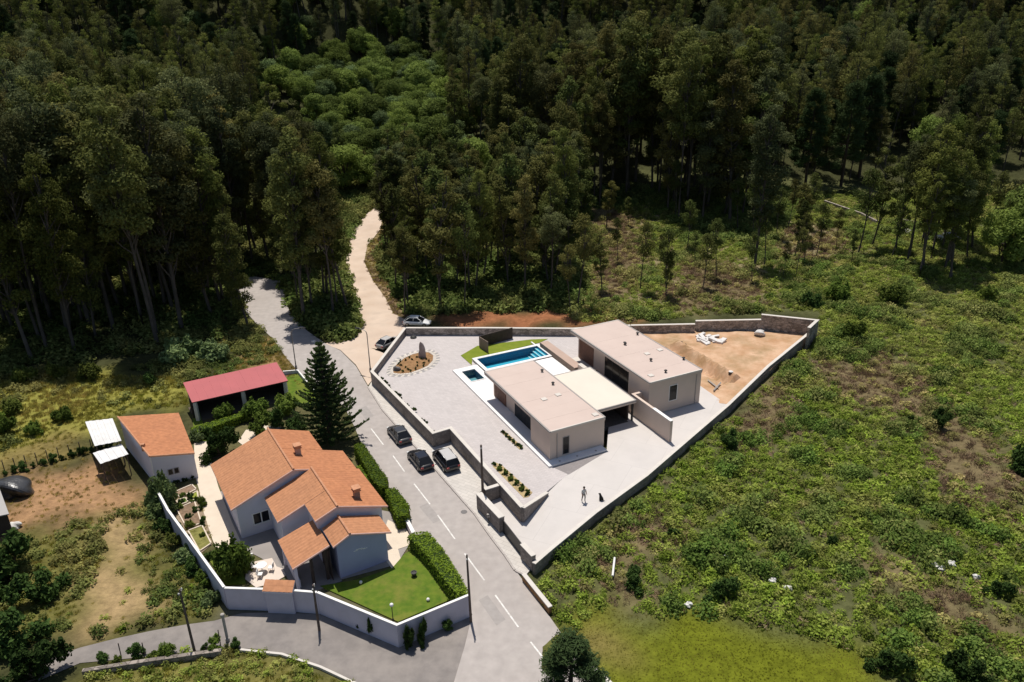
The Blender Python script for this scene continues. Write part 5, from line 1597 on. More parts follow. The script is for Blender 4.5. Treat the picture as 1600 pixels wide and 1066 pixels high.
def dec_proto(seed, h=11.0, rad=4.6, nb=20, nl=8000, leaf=.42, lm=None, low=.25, brk=None):
    rng = np.random.default_rng(seed)
    wood = [limb([(0, 0, 0), (.1, .05, h * .3), (0, .1, h * .6)], [.3, .22, .1], 7)]
    blobs = []
    for k in range(nb):
        an = k * 2.4 + rng.random()
        f = rng.random() ** .7
        z = h * (low + (1 - low) * rng.random())
        zz = (z / h - low) / (1 - low)
        rr = rad * math.sqrt(max(.04, 1 - (zz * 1.05 - .25) ** 2 * 1.2)) * (.25 + .6 * f)
        c = np.array([math.cos(an) * rr, math.sin(an) * rr, z * .9])
        s = rad * rng.uniform(.28, .46)
        blobs.append((*c, s, s, s * .8))
        if k % 2 == 0:
            wood.append(limb([(0, 0, h * .25), tuple(c * np.array([.5, .5, .75])), tuple(c)], [.12, .08, .03], 5))
    V, F, tint = leaves(rng, blobs, nl, leaf, .6, .45, 1.0, .3)
    wv, wf = joinq(wood)
    return (wv, wf), (V, F, tint), (lm or LM_dec), (brk or M_bark2)

def pine_proto(seed, h=16.0, rad=3.2, nl=9000, leaf=.5):
    rng = np.random.default_rng(seed)
    wood = [limb([(0, 0, 0), (.15, .1, h * .5), (.1, 0, h)], [.28, .18, .04], 7)]
    blobs = []
    n = 30
    for k in range(n):
        t = .25 + .75 * k / n
        rr = rad * (1 - ((t - .25) / .78)) ** .8 * rng.uniform(.45, 1) + .25
        an = k * 2.4 + rng.random()
        c = np.array([math.cos(an) * rr, math.sin(an) * rr, t * h * .97])
        s = rng.uniform(.6, 1.05)
        blobs.append((*c, s * 1.1, s * 1.1, s * .8))
        wood.append(limb([(0, 0, t * h - .4), tuple(c)], [.06, .02], 4))
    V, F, tint = leaves(rng, blobs, nl, leaf, .22, .2, .7, .6)
    wv, wf = joinq(wood)
    return (wv, wf), (V, F, tint), LM_pine, M_bark2

def shrub_proto(seed, rx=1.4, rz=1.1, nb=14, nl=2800, leaf=.24, lm=None, asp=.6):
    rng = np.random.default_rng(seed)
    blobs = []
    wood = []
    for k in range(nb):
        an = k * 2.4 + rng.normal() * .6; rr = rx * .95 * math.sqrt((k + .3) / nb) * rng.uniform(.5, 1.1)
        s = rx * rng.uniform(.22, .46)
        top = rz * (.35 if k % 3 else .12) + rz * (.75 if k % 3 else .3) * (1 - (rr / (rx * 1.15)) ** 2) * rng.uniform(.55, 1.2)
        c = (math.cos(an) * rr, math.sin(an) * rr, top)
        blobs.append((*c, s, s, s * rng.uniform(.7, 1.3)))
        wood.append(limb([(0, 0, 0), c], [.05, .02], 4))
        if rng.random() < .35:
            blobs.append((c[0] * 1.05, c[1] * 1.05, top + s * .8, s * .35, s * .35, s * .8))
    V, F, tint = leaves(rng, blobs, nl, leaf, asp, .15, .75, .25)
    V[:, 2] = np.maximum(V[:, 2], .02)
    wv, wf = joinq(wood)
    return (wv, wf), (V, F, tint), (lm or LM_shrub), M_bark2

def araucaria(h=12.6, rad=4.5):
    rng = np.random.default_rng(77)
    wood = [limb([(0, 0, 0), (0, 0, h * .5), (0, 0, h)], [.26, .16, .03], 8)]
    VV = []; TT = []
    tiers = 17
    for k in range(tiers):
        t = k / (tiers - 1)
        z = .7 + (h - .9) * t ** .92
        r = rad * (1 - t) ** .85 * (1 if k else .9) + .15
        nbr = 9 if t < .6 else 7
        for j in range(nbr):
            an = 2 * math.pi * (j + .5 * (k % 2)) / nbr + rng.normal() * .08
            rr = r * rng.uniform(.86, 1.08)
            ss = np.linspace(.05, 1, 14)
            line = np.stack([np.cos(an) * rr * ss, np.sin(an) * rr * ss, z - .12 * rr * ss * (1 - ss) * 2 + .28 * rr * ss ** 2.2], -1)
            wood.append(limb([tuple(p) for p in line[::4]], [.045, .035, .025, .012], 4))
            # needle sprays along the branch
            n = int(115 * (.35 + rr / rad))
            f = rng.random(n) ** .7
            idx = np.clip((f * 13).astype(int), 0, 12); fr = (f * 13 - idx)[:, None]
            p = line[idx] * (1 - fr) + line[idx + 1] * fr
            d = norm(line[idx + 1] - line[idx])
            side = norm(np.cross(d, np.array([0, 0, 1.0]))) * np.where(rng.random(n) < .5, -1, 1)[:, None]
            ln = (.22 + .38 * rng.random(n))[:, None] * (1.05 - .5 * f[:, None])
            tip = p + (d * .55 + side * .75 + np.array([0, 0, .35]) + rng.normal(size=(n, 3)) * .15) * ln
            w_ = norm(np.cross(tip - p, rng.normal(size=(n, 3)))) * .075
            q = np.stack([p - w_, (p + tip) / 2 + w_ * 1.4, tip, (p + tip) / 2 - w_ * 1.4], 1)
            VV.append(q.reshape(-1, 3)); TT.append(np.repeat(rng.random(n), 4))
    V = np.concatenate(VV); F = np.arange(len(V)).reshape(-1, 4)
    wv, wf = joinq(wood)
    return (wv, wf), (V, F, np.concatenate(TT)), LM_arau, M_bark2

def proto_meshes(name, pr):
    (wv, wf), (V, F, tint), lm, bk = pr
    return quadmesh(name + '_trunk', wv, wf, [bk], smooth=True), quadmesh(name + '_crown', V, F, [lm], tint=tint)

def proto_joined(name, pr, every=1):
    (wv, wf), (V, F, tint), lm, bk = pr
    if every > 1:
        F = F[::every]; ids = F.ravel(); V = V[ids]; tint = tint[ids]; F = np.arange(len(V)).reshape(-1, 4)
    VV = np.concatenate([wv, V]); FF = np.concatenate([wf, F + len(wv)])
    mi = np.concatenate([np.zeros(len(wf)), np.ones(len(F))])
    return quadmesh(name, VV, FF, [bk, lm], mi, np.concatenate([np.zeros(len(wv)), tint]))

LM_euc2 = leafmat('grey_eucalyptus_leaf', (.068, .085, .036), (.15, .168, .068), (.135, .135, .05), .3)
LM_euc3 = leafmat('fresh_eucalyptus_leaf', (.085, .11, .026), (.19, .21, .05), (.16, .17, .04), .35)
EUC = [euc_proto(s, 30, .3, .085, 34, 9000, .42, lm=l_, br=(.7, 1.5)) for s, l_ in ((1, LM_euc), (2, LM_euc2), (3, LM_euc3))] + [euc_proto(s, 30, .5, .11, 26, 7500, .44, br=(.8, 1.8)) for s in (4, 5)] + [euc_proto(6, 30, .18, .08, 40, 9500, .42, br=(.7, 1.5)), euc_proto(7, 30, .42, .10, 22, 6000, .42, lm=LM_euc3, br=(.7, 1.5)), euc_proto(8, 30, .62, .13, 18, 6000, .42, lm=LM_euc2, br=(.9, 1.9))]
YNG = [euc_proto(s, 15, .3, .095, 22, 3600, .32, LM_young, None, .12, (.42, .9)) for s in (11, 12, 13)] + [euc_proto(14, 15, .5, .09, 12, 2200, .32, LM_young, None, .11, (.6, 1.1))]
DEC = [dec_proto(s) for s in (21, 22, 23)] + [dec_proto(24, 10, 4.2, 22, 8000, .42, LM_olive)]
PIN = [pine_proto(s) for s in (31, 32)]
M_EUC = [proto_meshes('eucalyptus', p) for p in EUC]
M_YNG = [proto_meshes('young_eucalyptus', p) for p in YNG]
M_DEC = [proto_meshes('broadleaf', p) for p in DEC]
M_PIN = [proto_meshes('pine', p) for p in PIN]
SHR = [shrub_proto(41), shrub_proto(42, 1.2, 1.4, 10, 2600, .22), shrub_proto(43, 1.5, .9, 9, 2600, .26)]
SHRD = [shrub_proto(51, 1.3, 1.3, 10, 3200, .2, LM_dshrub), shrub_proto(52, 1.1, 1.6, 10, 3000, .2, LM_dshrub)]
SHRO = [shrub_proto(61, 1.5, 1.1, 10, 2600, .3, LM_olive)]
M_SHR = [proto_meshes('shrub', p) for p in SHR]
M_SHRD = [proto_meshes('dark_shrub', p) for p in SHRD]
M_SHRO = [proto_meshes('grey_shrub', p) for p in SHRO]

def plant(name, label, cat, pm, loc, scale, rz, group=None, parts=('trunk', 'crown')):
    t = bpy.data.objects.new(name, None)
    t.empty_display_size = .3
    C.objects.link(t)
    t.location = loc; t.rotation_euler = (0, 0, rz)
    t.scale = scale if isinstance(scale, (tuple, list)) else (scale,) * 3
    tag(t, label, cat, group)
    for nm, me in zip(parts, pm):
        o = bpy.data.objects.new(nm, me)
        C.objects.link(o)
        o.parent = t
    return t

# ------------------------------------------------------------------ garden plants
q = P(517, 690)
plant('araucaria', 'dark tiered conifer standing beside the street behind the old house', 'tree', proto_meshes('araucaria', araucaria()), (q.x, q.y, 0), 1, .3)

def hedge(label, px, z1, seed, lm=None, group='clipped hedges by the street', cat='hedge', z0=0.0, dens=70, leaf=.15):
    top = [Vector((p.x, p.y, 0)) for p in PX(px, z1)]
    rng = np.random.default_rng(seed)
    n = len(top)
    a = sum(top[i].x * top[(i + 1) % n].y - top[(i + 1) % n].x * top[i].y for i in range(n))
    if a < 0: top = top[::-1]
    c = sum(top, Vector()) / n
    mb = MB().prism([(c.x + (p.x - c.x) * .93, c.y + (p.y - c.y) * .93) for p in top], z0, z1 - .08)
    xs = np.array([p.x for p in top]); ys = np.array([p.y for p in top])
    area = abs(a) / 2
    pos = []; nr = []
    k = int(area * dens * 2.2)
    X = rng.uniform(xs.min(), xs.max(), k * 3); Y = rng.uniform(ys.min(), ys.max(), k * 3)
    ok = inside(X, Y, top); X = X[ok][:k]; Y = Y[ok][:k]
    pos.append(np.stack([X, Y, z1 - .05 + rng.normal(size=len(X)) * .05 + .05 * np.sin(X * 3) * np.sin(Y * 3)], -1)); nr.append(np.tile([0, 0, 1.0], (len(X), 1)))
    for i in range(n):
        p, q_ = top[i], top[(i + 1) % n]
        d = q_ - p; ln = d.length
        kk = int(ln * (z1 - z0) * dens)
        f = rng.random(kk)[:, None]
        xy = np.array([p.x, p.y]) * (1 - f) + np.array([q_.x, q_.y]) * f
        nn = np.array([d.y, -d.x]) / max(ln, 1e-6)
        xy = xy + nn * rng.normal(size=(kk, 1)) * .05
        pos.append(np.concatenate([xy, rng.uniform(z0, z1, (kk, 1))], 1)); nr.append(np.tile([nn[0], nn[1], .2], (kk, 1)))
    pos = np.concatenate(pos); nr = np.concatenate(nr)
    m_ = len(pos)
    nv = norm(nr + rng.normal(size=(m_, 3)) * .6)
    t = norm(np.cross(nv, rng.normal(size=(m_, 3)))); b = np.cross(nv, t)
    s = (leaf * (.6 + .8 * rng.random(m_)))[:, None]
    V = np.stack([pos - t * s * .6, pos + b * s * .4, pos + t * s * .6, pos - b * s * .4], 1).reshape(-1, 3)
    me = quadmesh('hedge', V, np.arange(m_ * 4).reshape(-1, 4), [lm or LM_hedge], tint=np.repeat(rng.random(m_), 4))
    o = linked('hedge', me)
    tag(o, label, cat, group)
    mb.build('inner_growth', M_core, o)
    return o
hedge('clipped green hedge beside the street, farthest one from the lane', [(553, 695), (566, 690), (593, 730), (605, 746), (606, 759), (594, 762), (580, 746)], 1.7, 1)
hedge('clipped green hedge beside the street, short middle block', [(602, 765), (618, 761), (640, 790), (636, 804), (621, 808)], 1.6, 2)
hedge('curved clipped hedge bordering the front lawn along the street', [(636, 838), (646, 832), (669, 830), (696, 862), (722, 905), (732, 926), (715, 930), (697, 909), (668, 868), (650, 848)], 1.5, 3)
hedge('low trimmed hedge in front of the open barn', [(299, 668), (360, 650), (384, 640), (386, 646), (345, 662), (302, 677)], 1.1, 4, group=None)
hedge('thin dark hedge dividing the vegetable beds from the side lawn', [(318, 864), (358, 853), (360, 856), (320, 868)], .7, 5, LM_dshrub, None)
hedge('narrow hedge under the eaves on the street side of the old house', [(556, 730), (562, 726), (584, 756), (578, 760)], 1.0, 6, None, None)

def sh_at(px, pm, s, label, seed, cat='shrub', name='shrub', group=None, z=0.0, sz=None):
    q = P(*px, z)
    plant(name, label, cat, pm, (q.x, q.y, z), (s, s, sz or s), seed * 1.7, group)
sh_at((347, 712), M_SHRD[0], 1.55, 'large dark dome-clipped shrub at the back corner of the old house', 1, sz=1.75)
sh_at((408, 676), M_SHR[1], 1.3, 'yellow-green rounded shrub between the barn and the old house', 2)
sh_at((402, 652), M_SHR[0], 1.25, 'green bushy shrub at the end of the low barn hedge', 3)
sh_at((446, 645), M_SHR[2], 1.35, 'green spreading shrub between the barn and the tiered conifer', 4, sz=1.7)
sh_at((350, 655), M_SHR[0], 1.0, 'small green shrub in front of the dark barn opening', 5)
sh_at((432, 668), M_SHRD[1], 1.2, 'dark shrub between the yellow-green shrub and the conifer', 6)
sh_at((462, 678), M_SHRD[0], 1.3, 'dark shrub under the tiered conifer behind the ridge', 7)
sh_at((310, 685), M_SHRO[0], .8, 'small grey-green shrub beside the outbuilding corner', 8)
sh_at((326, 685), M_SHRD[1], .7, 'small dark shrub left of the dome-clipped shrub', 9)
sh_at((370, 898), M_SHR[0], 1.25, 'bushy green tree on the small side lawn by the pale terrace', 10, sz=1.9)
sh_at((233, 600), M_SHRD[0], .95, 'round dark bush standing alone in the yellow grass behind the barn', 11)
sh_at((255, 790), M_SHRO[0], 1.1, 'pale green shrub overhanging the top of the garden wall', 12, sz=2.2)
for i, (u, v, s) in enumerate(((250, 806, .95), (262, 830, .8), (276, 852, .75), (290, 872, .75), (304, 894, .75), (318, 915, .7), (334, 940, .65))):
    sh_at((u, v), (M_SHRO[0], M_SHRD[0], M_SHR[1])[i % 3], s, 'leafy bush in the row outside the long white garden wall', 20 + i, group='bushes outside the garden wall')
for i, (u, v, s, h) in enumerate(((582, 992, .35, 1.0), (640, 1012, .5, 1.0), (662, 1004, .45, 1.2), (700, 985, .5, .5), (560, 980, .3, .4))):
    sh_at((u, v), M_SHRD[i % 2], s, 'dark plant growing at the street foot of the white corner wall', 40 + i, group='plants at the corner wall foot', sz=h)
for i in range(11):
    sh_at((235 + 7 * i + (3 if i % 2 else 0), 768 - 2.2 * i), M_SHRD[i % 2], .22, 'dark little plant along the foot of the outbuilding wall', 50 + i, group='plants along the outbuilding wall')
rr = random.Random(8)
for i in range(20):
    sh_at((275 + rr.random() * 45, 775 + rr.random() * 75), (M_SHR + M_SHRD)[i % 5], .2 + .2 * rr.random(), 'small plant in the vegetable garden beside the path', 70 + i, group='plants of the vegetable garden', name='garden_plant', cat='plant')
# shrublets in the yard beds
for i, (u, v) in enumerate(((786, 677), (791, 682), (797, 687), (803, 692), (809, 697), (814, 701))):
    sh_at((u, v), M_SHRD[i % 2], .24, 'dark shrublet in the short bed close to the lower wing', i, name='shrublet', group='shrublets by the lower wing', z=ZP)
for i in range(13):
    f = i / 12
    sh_at((774 + f * 52 + (3 if i % 2 else -2), 727 + f * 47), (M_SHRD + M_SHR)[i % 4], .24, 'shrublet in the long bed along the street wall', i, name='shrublet', group='shrublets along the street wall', z=ZP)
for i in range(22):
    a = i * 2.4; r_ = .28 + .62 * math.sqrt(i / 22)
    u = 643 + 31 * r_ * math.cos(a) ; v = 569 + 13 * r_ * math.sin(a) - (u - 645) * .22
    if abs(u - 660) < 6 and v < 562: continue
    sh_at((u, v), M_SHRD[i % 2], .16, 'tiny dark shrublet planted in the oval bed', i, name='shrublet', group='shrublets in the oval bed', z=ZP + .1)
for i in range(14):
    f = i / 13
    sh_at((590 + f * 88, 588 + f * 92), M_SHRD[i % 2], .18 + .1 * (i % 3), 'dark tuft inside the street wall of the yard', i, name='shrublet', group='tufts inside the street wall', z=ZP)
# lone dark bushes in the bracken
for (u, v, s, lab) in ((1335, 530, 1.6, 'round dark bush standing beyond the far wall corner'), (1141, 702, 1.15, 'dark upright bush against the field side of the driveway wall'), (1467, 668, 1.15, 'dark bush alone in the middle of the far bracken'), (1598, 735, 1.4, 'dark bush cut by the frame edge in the bracken'), (1100, 872, .6, 'small dark bush below the person in the bracken'), (1050, 838, .5, 'small dark bush beside the brown bracken patch'), (992, 915, .9, 'dark bush at the lower end of the brown patch'), (1128, 935, 1.1, 'dark leafy bush near the upper edge of the meadow'), (1300, 850, .5, 'tiny dark bush in the lower bracken'), (1420, 660, .5, 'tiny dark bush in the upper bracken'), (1560, 930, .8, 'dark bush in the brown strip of the lower bracken'), (1510, 1060, 1.2, 'dark bush at the bottom of the bracken'), (1390, 1050, 1.1, 'dark bush at the meadow side of the bottom bracken'), (1390, 475, 1.8, 'broad green bush at the edge of the far trees'), (1310, 470, 1.7, 'green bush next to the broad one at the far trees'), (1270, 480, 1.4, 'green bush behind the tall wall corner'), (1545, 470, 1.5, 'green bush under the far trees by the frame edge')):
    sh_at((u, v), (M_SHRD if s < 1.5 else M_SHR)[int(u) % 2], s, lab, u)
q = P(890, 1112)
plant('pine_tree', 'dark dense young pine at the bottom beside the street', 'tree', M_PIN[0], (q.x, q.y, 0), (.82, .82, .44), .5)
for (u, v, s, lab) in ((20, 905, 2.2, 'dark tree clump at the left frame edge above the lane'), (62, 935, 1.6, 'smaller dark tree beside the lane at the left frame edge'), (10, 1010, 2.0, 'dark tree at the bottom left corner'), (60, 1060, 1.7, 'dark bush below the lane in the bottom left corner')):
    sh_at((u, v), M_SHRD[int(u) % 2], s, lab, u, 'tree', 'bushy_tree')
for (u, v, s, lab) in ((285, 560, 2.0, 'grey-green spreading tree at the edge of the dark wood behind the barn'), (330, 560, 1.6, 'grey-green bush next to the spreading tree behind the barn')):
    sh_at((u, v), M_SHRO[0], s, lab, u, 'tree', 'broadleaf_tree')
for i, (u, v, s, k) in enumerate(((20, 645, 1.0, 0), (15, 675, 1.2, 1), (55, 678, .8, 0), (100, 655, 1.1, 2), (140, 592, 1.2, 0), (40, 596, 1.4, 2), (-20, 660, 1.5, 0), (90, 592, 1.2, 1))):
    sh_at((u, v), M_SHR[k], s, 'scrubby green bush on the rough ground behind the outbuilding', i, group='bushes on the rough ground')
for i in range(12):
    sh_at((8 + i * 15, 742 - i * 4.0), M_SHRD[i % 2], .3 + .12 * (i % 3), 'dark weed clump along the fence above the ploughed plot', i, group='clumps along the plot fence')
for i, (u, v) in enumerate(((160, 1034), (185, 1034), (215, 1028), (240, 1028), (260, 1024), (320, 1016), (335, 1014), (370, 1012))):
    sh_at((u, v), (M_SHRD + M_SHR)[(i * 3) % 5], (.5, .35, .65, .4, .55, .3, .6, .45)[i], 'scrubby bush on the low wall below the lane', i, group='bushes on the lane wall')

# ------------------------------------------------------------------ woods
rng = np.random.default_rng(2024)
avoid = [road_poly, track_poly, lane_poly, [(p[0], p[1]) for p in PX([(632, 511), (581, 580), (677, 676), (704, 668), (760, 720), (745, 770), (784, 808), (836, 892), (934, 810), (1016, 751), (1144, 641), (1270, 530), (1285, 500), (1190, 495)], 1.0)]]
trees = []     # kind, variant, x, y, z, scale, rot, label, group
track_clear = [G(u, v) for u, v in ((532, 345), (572, 318), (606, 312), (606, 360), (590, 400), (612, 440), (632, 500), (560, 530), (545, 470), (528, 420))]
def free(x, y, r=2.0):
    if inside(np.array([x]), np.array([y]), track_clear)[0] or inside(np.array([x]), np.array([y]), CLEARING)[0]: return False
    for po in avoid:
        for dx, dy in ((0, 0), (r, 0), (-r, 0), (0, r), (0, -r)):
            if inside(np.array([x + dx]), np.array([y + dy]), po)[0]: return False
    return True
taken = []
def fill(px, spacing, kinds, hs, label, group, z_is_ground=True, jit=.5, rclear=2.2):
    """stand trees over the ground seen inside the outline"""
    poly = [G(u, v) for u, v in px]
    xs = [p.x for p in poly]; ys = [p.y for p in poly]
    for gx in np.arange(min(xs), max(xs), spacing):
        for gy in np.arange(min(ys), max(ys), spacing):
            x = gx + rng.uniform(-jit, jit) * spacing; y = gy + rng.uniform(-jit, jit) * spacing
            kd = kinds[rng.integers(len(kinds))]
            h = rng.uniform(*hs)
            if not inside(np.array([x]), np.array([y]), poly)[0] or not free(x, y, rclear): continue
            trees.append([kd, int(rng.integers(8)), x, y, float(hill(x, y)), h, rng.uniform(0, 6.28), label, group])
def one(u, v, kd, h, label, group=None, var=None):
    p = G(u, v)
    trees.append([kd, int(rng.integers(6)) if var is None else var, p.x, p.y, p.z, h, rng.uniform(0, 6.28), label, group])

fill([(-160, 610), (-20, 580), (100, 560), (230, 548), (330, 528), (372, 492), (365, 455), (385, 425), (395, 395), (300, 360), (100, 350), (-200, 350)], 5.0, ['euc'], (26, 37), 'tall dark eucalyptus in the dense wood left of the street', 'eucalyptus of the wood left of the street', rclear=2.0)
fill([(-200, 350), (100, 350), (300, 360), (395, 395), (470, 395), (470, 330), (400, 310), (380, 275), (-250, 262)], 6.2, ['euc', 'euc', 'euc', 'yng'], (22, 32), 'tall eucalyptus deep in the wood beyond the street', 'eucalyptus deep in the wood')
fill([(440, 440), (480, 505), (505, 522), (528, 520), (535, 500), (522, 450), (515, 400), (470, 395)], 4.8, ['euc'], (22, 30), 'tall eucalyptus on the wedge between street and dirt track', 'eucalyptus on the track wedge', rclear=1.2)
one(540, 486, 'euc', 29, 'tall eucalyptus with bare trunk right beside the dirt track')
fill([(600, 480), (640, 492), (700, 486), (760, 482), (770, 440), (800, 400), (800, 330), (600, 330), (600, 400), (605, 440)], 4.6, ['yng', 'yng', 'yng', 'euc'], (13, 22), 'young eucalyptus in the thicket behind the back wall', 'young eucalyptus behind the back wall', rclear=1.5)
fill([(770, 440), (800, 470), (870, 470), (905, 440), (915, 380), (900, 330), (800, 330)], 4.4, ['yng', 'euc'], (16, 27), 'eucalyptus in the thicket beside the bare brown clearing', 'eucalyptus beside the clearing')
for (u, v, h, lab) in ((392, 412, 27, 'tall eucalyptus at the far end of the street, first of five'), (418, 408, 30, 'tall eucalyptus at the far end of the street, second of five'), (446, 424, 28, 'tall eucalyptus at the far end of the street, third of five'), (458, 446, 25, 'tall eucalyptus at the far end of the street, fourth of five'), (466, 474, 24, 'tall eucalyptus at the far end of the street, nearest of five')):
    one(u, v, 'euc', h, lab)
for (u, v, h, lab) in ((362, 462, 24, 'tall eucalyptus overhanging the upper street, farthest of three on its left'), (366, 484, 22, 'tall eucalyptus overhanging the upper street, middle of three on its left'), (384, 512, 19, 'tall eucalyptus overhanging the upper street, nearest of three on its left')):
    one(u, v, 'euc', h, lab, None, 5)
one(890, 490, 'yng', 12, 'dark slender young tree standing alone just behind the back wall')
one(905, 478, 'yng', 16, 'slender young tree leaning over the brown clearing')
fill([(920, 325), (1000, 318), (1060, 345), (1150, 355), (1200, 345), (1215, 320), (1190, 290), (930, 285)], 5.0, ['euc', 'euc', 'yng'], (26, 40), 'tall slender eucalyptus in the grove above the light clearing', 'eucalyptus grove above the clearing')
fill([(780, 330), (930, 325), (930, 288), (1200, 290), (1210, 262), (780, 262)], 6.2, ['euc', 'euc', 'yng'], (24, 36), 'tall eucalyptus behind the thicket', 'eucalyptus behind the thicket')
fill([(480, 330), (780, 330), (780, 262), (470, 262)], 7.5, ['dec', 'yng', 'yng'], (8, 14), 'leafy medium tree in the dip behind the dirt track', 'trees in the dip behind the track')
for (u, v, h, lab) in ((1178, 415, 30, 'tall eucalyptus at the near edge of the grove, casting shade on the bracken'), (1240, 405, 12, 'thin young eucalyptus in the light clearing, first from the grove'), (1250, 380, 13, 'thin young eucalyptus in the light clearing, second from the grove'), (1275, 402, 11, 'thin young eucalyptus in the light clearing, third from the grove'), (1340, 395, 17, 'young eucalyptus at the far side of the light clearing'), (1362, 380, 20, 'young eucalyptus by the terrace walls'), (1400, 390, 19, 'eucalyptus among the terrace walls with leaning trunk'), (1392, 405, 15, 'smaller eucalyptus below the terrace walls')):
    one(u, v, 'yng' if h < 25 else 'euc', h, lab)
g2 = np.random.default_rng(91)
YP = [(925, 345), (1010, 335), (1200, 330), (1330, 335), (1335, 420), (1200, 450), (1050, 470), (930, 478)]
for i in range(34):
    u, v = g2.uniform(925, 1335), g2.uniform(330, 478)
    if not inside(np.array([u]), np.array([v]), YP)[0]: continue
    p = G(u, v)
    trees.append(['yng', (3, 7, 1, 3)[i % 4], p.x, p.y, p.z, g2.uniform(4, 14), g2.uniform(0, 6.28), 'thin young eucalyptus scattered over the rough clearing behind the villa', 'thin trees of the rough clearing'])
fill([(1385, 445), (1410, 385), (1440, 362), (1510, 365), (1530, 420), (1490, 455)], 4.8, ['euc'], (19, 27), 'dark broad eucalyptus of the clump shading the far bracken', 'dark clump at the far bracken')
fill([(1530, 430), (1540, 370), (1640, 380), (1660, 440)], 6.5, ['yng', 'dec'], (9, 16), 'leafy tree of the clump at the right frame edge', 'clump at the right frame edge')
fill([(1215, 300), (1300, 296), (1420, 290), (1620, 285), (1800, 300), (1800, 250), (1210, 255)], 6.8, ['euc', 'euc', 'euc', 'pin'], (17, 27), 'tree of the wood beyond the terrace walls', 'wood beyond the terrace walls')

# the far wood up the slope
def far():
    ys = np.arange(212, 470, 6.2)
    out_ = []
    for y in ys:
        hw_ = y * .72 + 25
        for x in np.arange(-hw_, hw_, 6.2):
            xx = x + rng.uniform(-4, 4); yy = y + rng.uniform(-4, 4)
            if inside(np.array([xx]), np.array([yy]), CLEARING)[0]: continue
            z = float(hill(xx, yy))
            u, v = to_px((xx, yy, z + 9))
            if u < -120 or u > 1720: continue
            g = to_px((xx, yy, z))
            if g[1] > 262 and yy < 260: continue
            if 400 < u < 700 and 66 + 25 * math.sin(u * .02) < v < 235:
                out_.append(('dec', xx, yy, z, rng.uniform(5.5, 13)))
            elif rng.random() < .22:
                out_.append(('pin', xx, yy, z, rng.uniform(14, 22)))
            elif rng.random() < .2:
                out_.append(('dec', xx, yy, z, rng.uniform(9, 14)))
            else:
                out_.append(('euc', xx, yy, z, rng.uniform(17, 27)))
    return out_
FAR = far()
lbl = {'euc': ('eucalyptus on the far wooded slope', 'eucalyptus on the far slope'), 'pin': ('dark pine on the far wooded slope', 'pines on the far slope'), 'dec': ('round green broadleaf tree in the far valley wood', 'broadleaf trees of the far valley')}
for kd, x, y, z, h in FAR:
    trees.append([kd, int(rng.integers(8)), x, y, z, h, rng.uniform(0, 6.28), lbl[kd][0], lbl[kd][1]])

KM = {'euc': (M_EUC, 30.0), 'yng': (M_YNG, 15.0), 'dec': (M_DEC, 11.0), 'pin': (M_PIN, 16.0)}
KN = {'euc': 'eucalyptus_tree', 'yng': 'young_eucalyptus', 'dec': 'broadleaf_tree', 'pin': 'pine_tree'}
def seen_size(t):
    # nearness, with the trees at the front of each wood first
    return math.hypot(t[2], t[3]) + (0 if 0 < to_px((t[2], t[3], t[4] + t[5] * .8))[0] < 1600 else 400)
trees.sort(key=seen_size)
count = {'euc': 0, 'yng': 0, 'dec': 0, 'pin': 0}
rest = []
for t in trees:
    kd, var, x, y, z, h, rz, lab, grp = t
    if count[kd] < 290 and to_px((x, y, z + h * .8))[0] > -60 and to_px((x, y, z + h * .8))[0] < 1660:
        count[kd] += 1
        pms, h0 = KM[kd]
        s = h / h0
        sw = s * float(rng.uniform(.85, 1.2))
        plant(KN[kd], lab, 'tree', pms[var % len(pms)], (x, y, z - .2), (sw, sw, s), rz, grp)
    else:
        rest.append(t)
if rest:
    order = ['euc', 'yng', 'dec', 'pin']
    pl = []; off = {}
    for kd, PR in (('euc', EUC), ('yng', YNG), ('dec', DEC), ('pin', PIN)):
        off[kd] = (len(pl), len(PR))
        for i, p in enumerate(PR):
            pl.append(proto_joined('far_' + KN[kd], p, 2))
    pts = [(t[2], t[3], t[4] - .2) for t in rest]
    rot = [(0, 0, t[6]) for t in rest]
    scl = []
    for t in rest:
        s = t[5] / KM[t[0]][1]
        sw = s * float(rng.uniform(.9, 1.3))
        scl.append((sw, sw, s))
    idx = [off[t[0]][0] + t[1] % off[t[0]][1] for t in rest]
    scatter('far_forest', pts, rot, scl, idx, np.zeros(len(rest)), pl, 'mass of trees covering the far slope')
print('TREES', len(trees), count, 'rest', len(rest))

# ------------------------------------------------------------------ ground cover
def clump(seed, n, r, h, leaf, lm, asp=.5, upr=0.0):
    g = np.random.default_rng(seed)
    d = norm(g.normal(size=(n, 3))); d[:, 2] = np.abs(d[:, 2])
    rad = g.random(n) ** .45
    pos = d * rad[:, None] * np.array([r, r, h])
    nr = norm(d * .7 + g.normal(size=(n, 3)) * .6 + np.array([0, 0, .4]))
    t = norm(np.cross(nr, g.normal(size=(n, 3))))
    if upr > 0:
        t = norm(t * (1 - upr) + np.array([0, 0, 1.0]) * upr + d * .4)
        nr = norm(np.cross(t, g.normal(size=(n, 3))))
    b = np.cross(nr, t)
    s = (leaf * (.6 + .8 * g.random(n)))[:, None]
    V = np.stack([pos - t * s * .5, pos + b * s * asp * .5, pos + t * s * .5, pos - b * s * asp * .5], 1).reshape(-1, 3)
    V[:, 2] = np.maximum(V[:, 2], -.02)
    return quadmesh('clump', V, np.arange(n * 4).reshape(-1, 4), [lm], tint=np.repeat(g.random(n), 4))
BR = [clump(1, 80, .8, .6, .3, LM_brack, .5), clump(2, 90, .7, .8, .24, LM_brack, .55), clump(3, 60, .85, .55, .42, LM_brack, .3)] + [clump(4, 200, 1.15, 1.25, .28, LM_bramb, .65)]
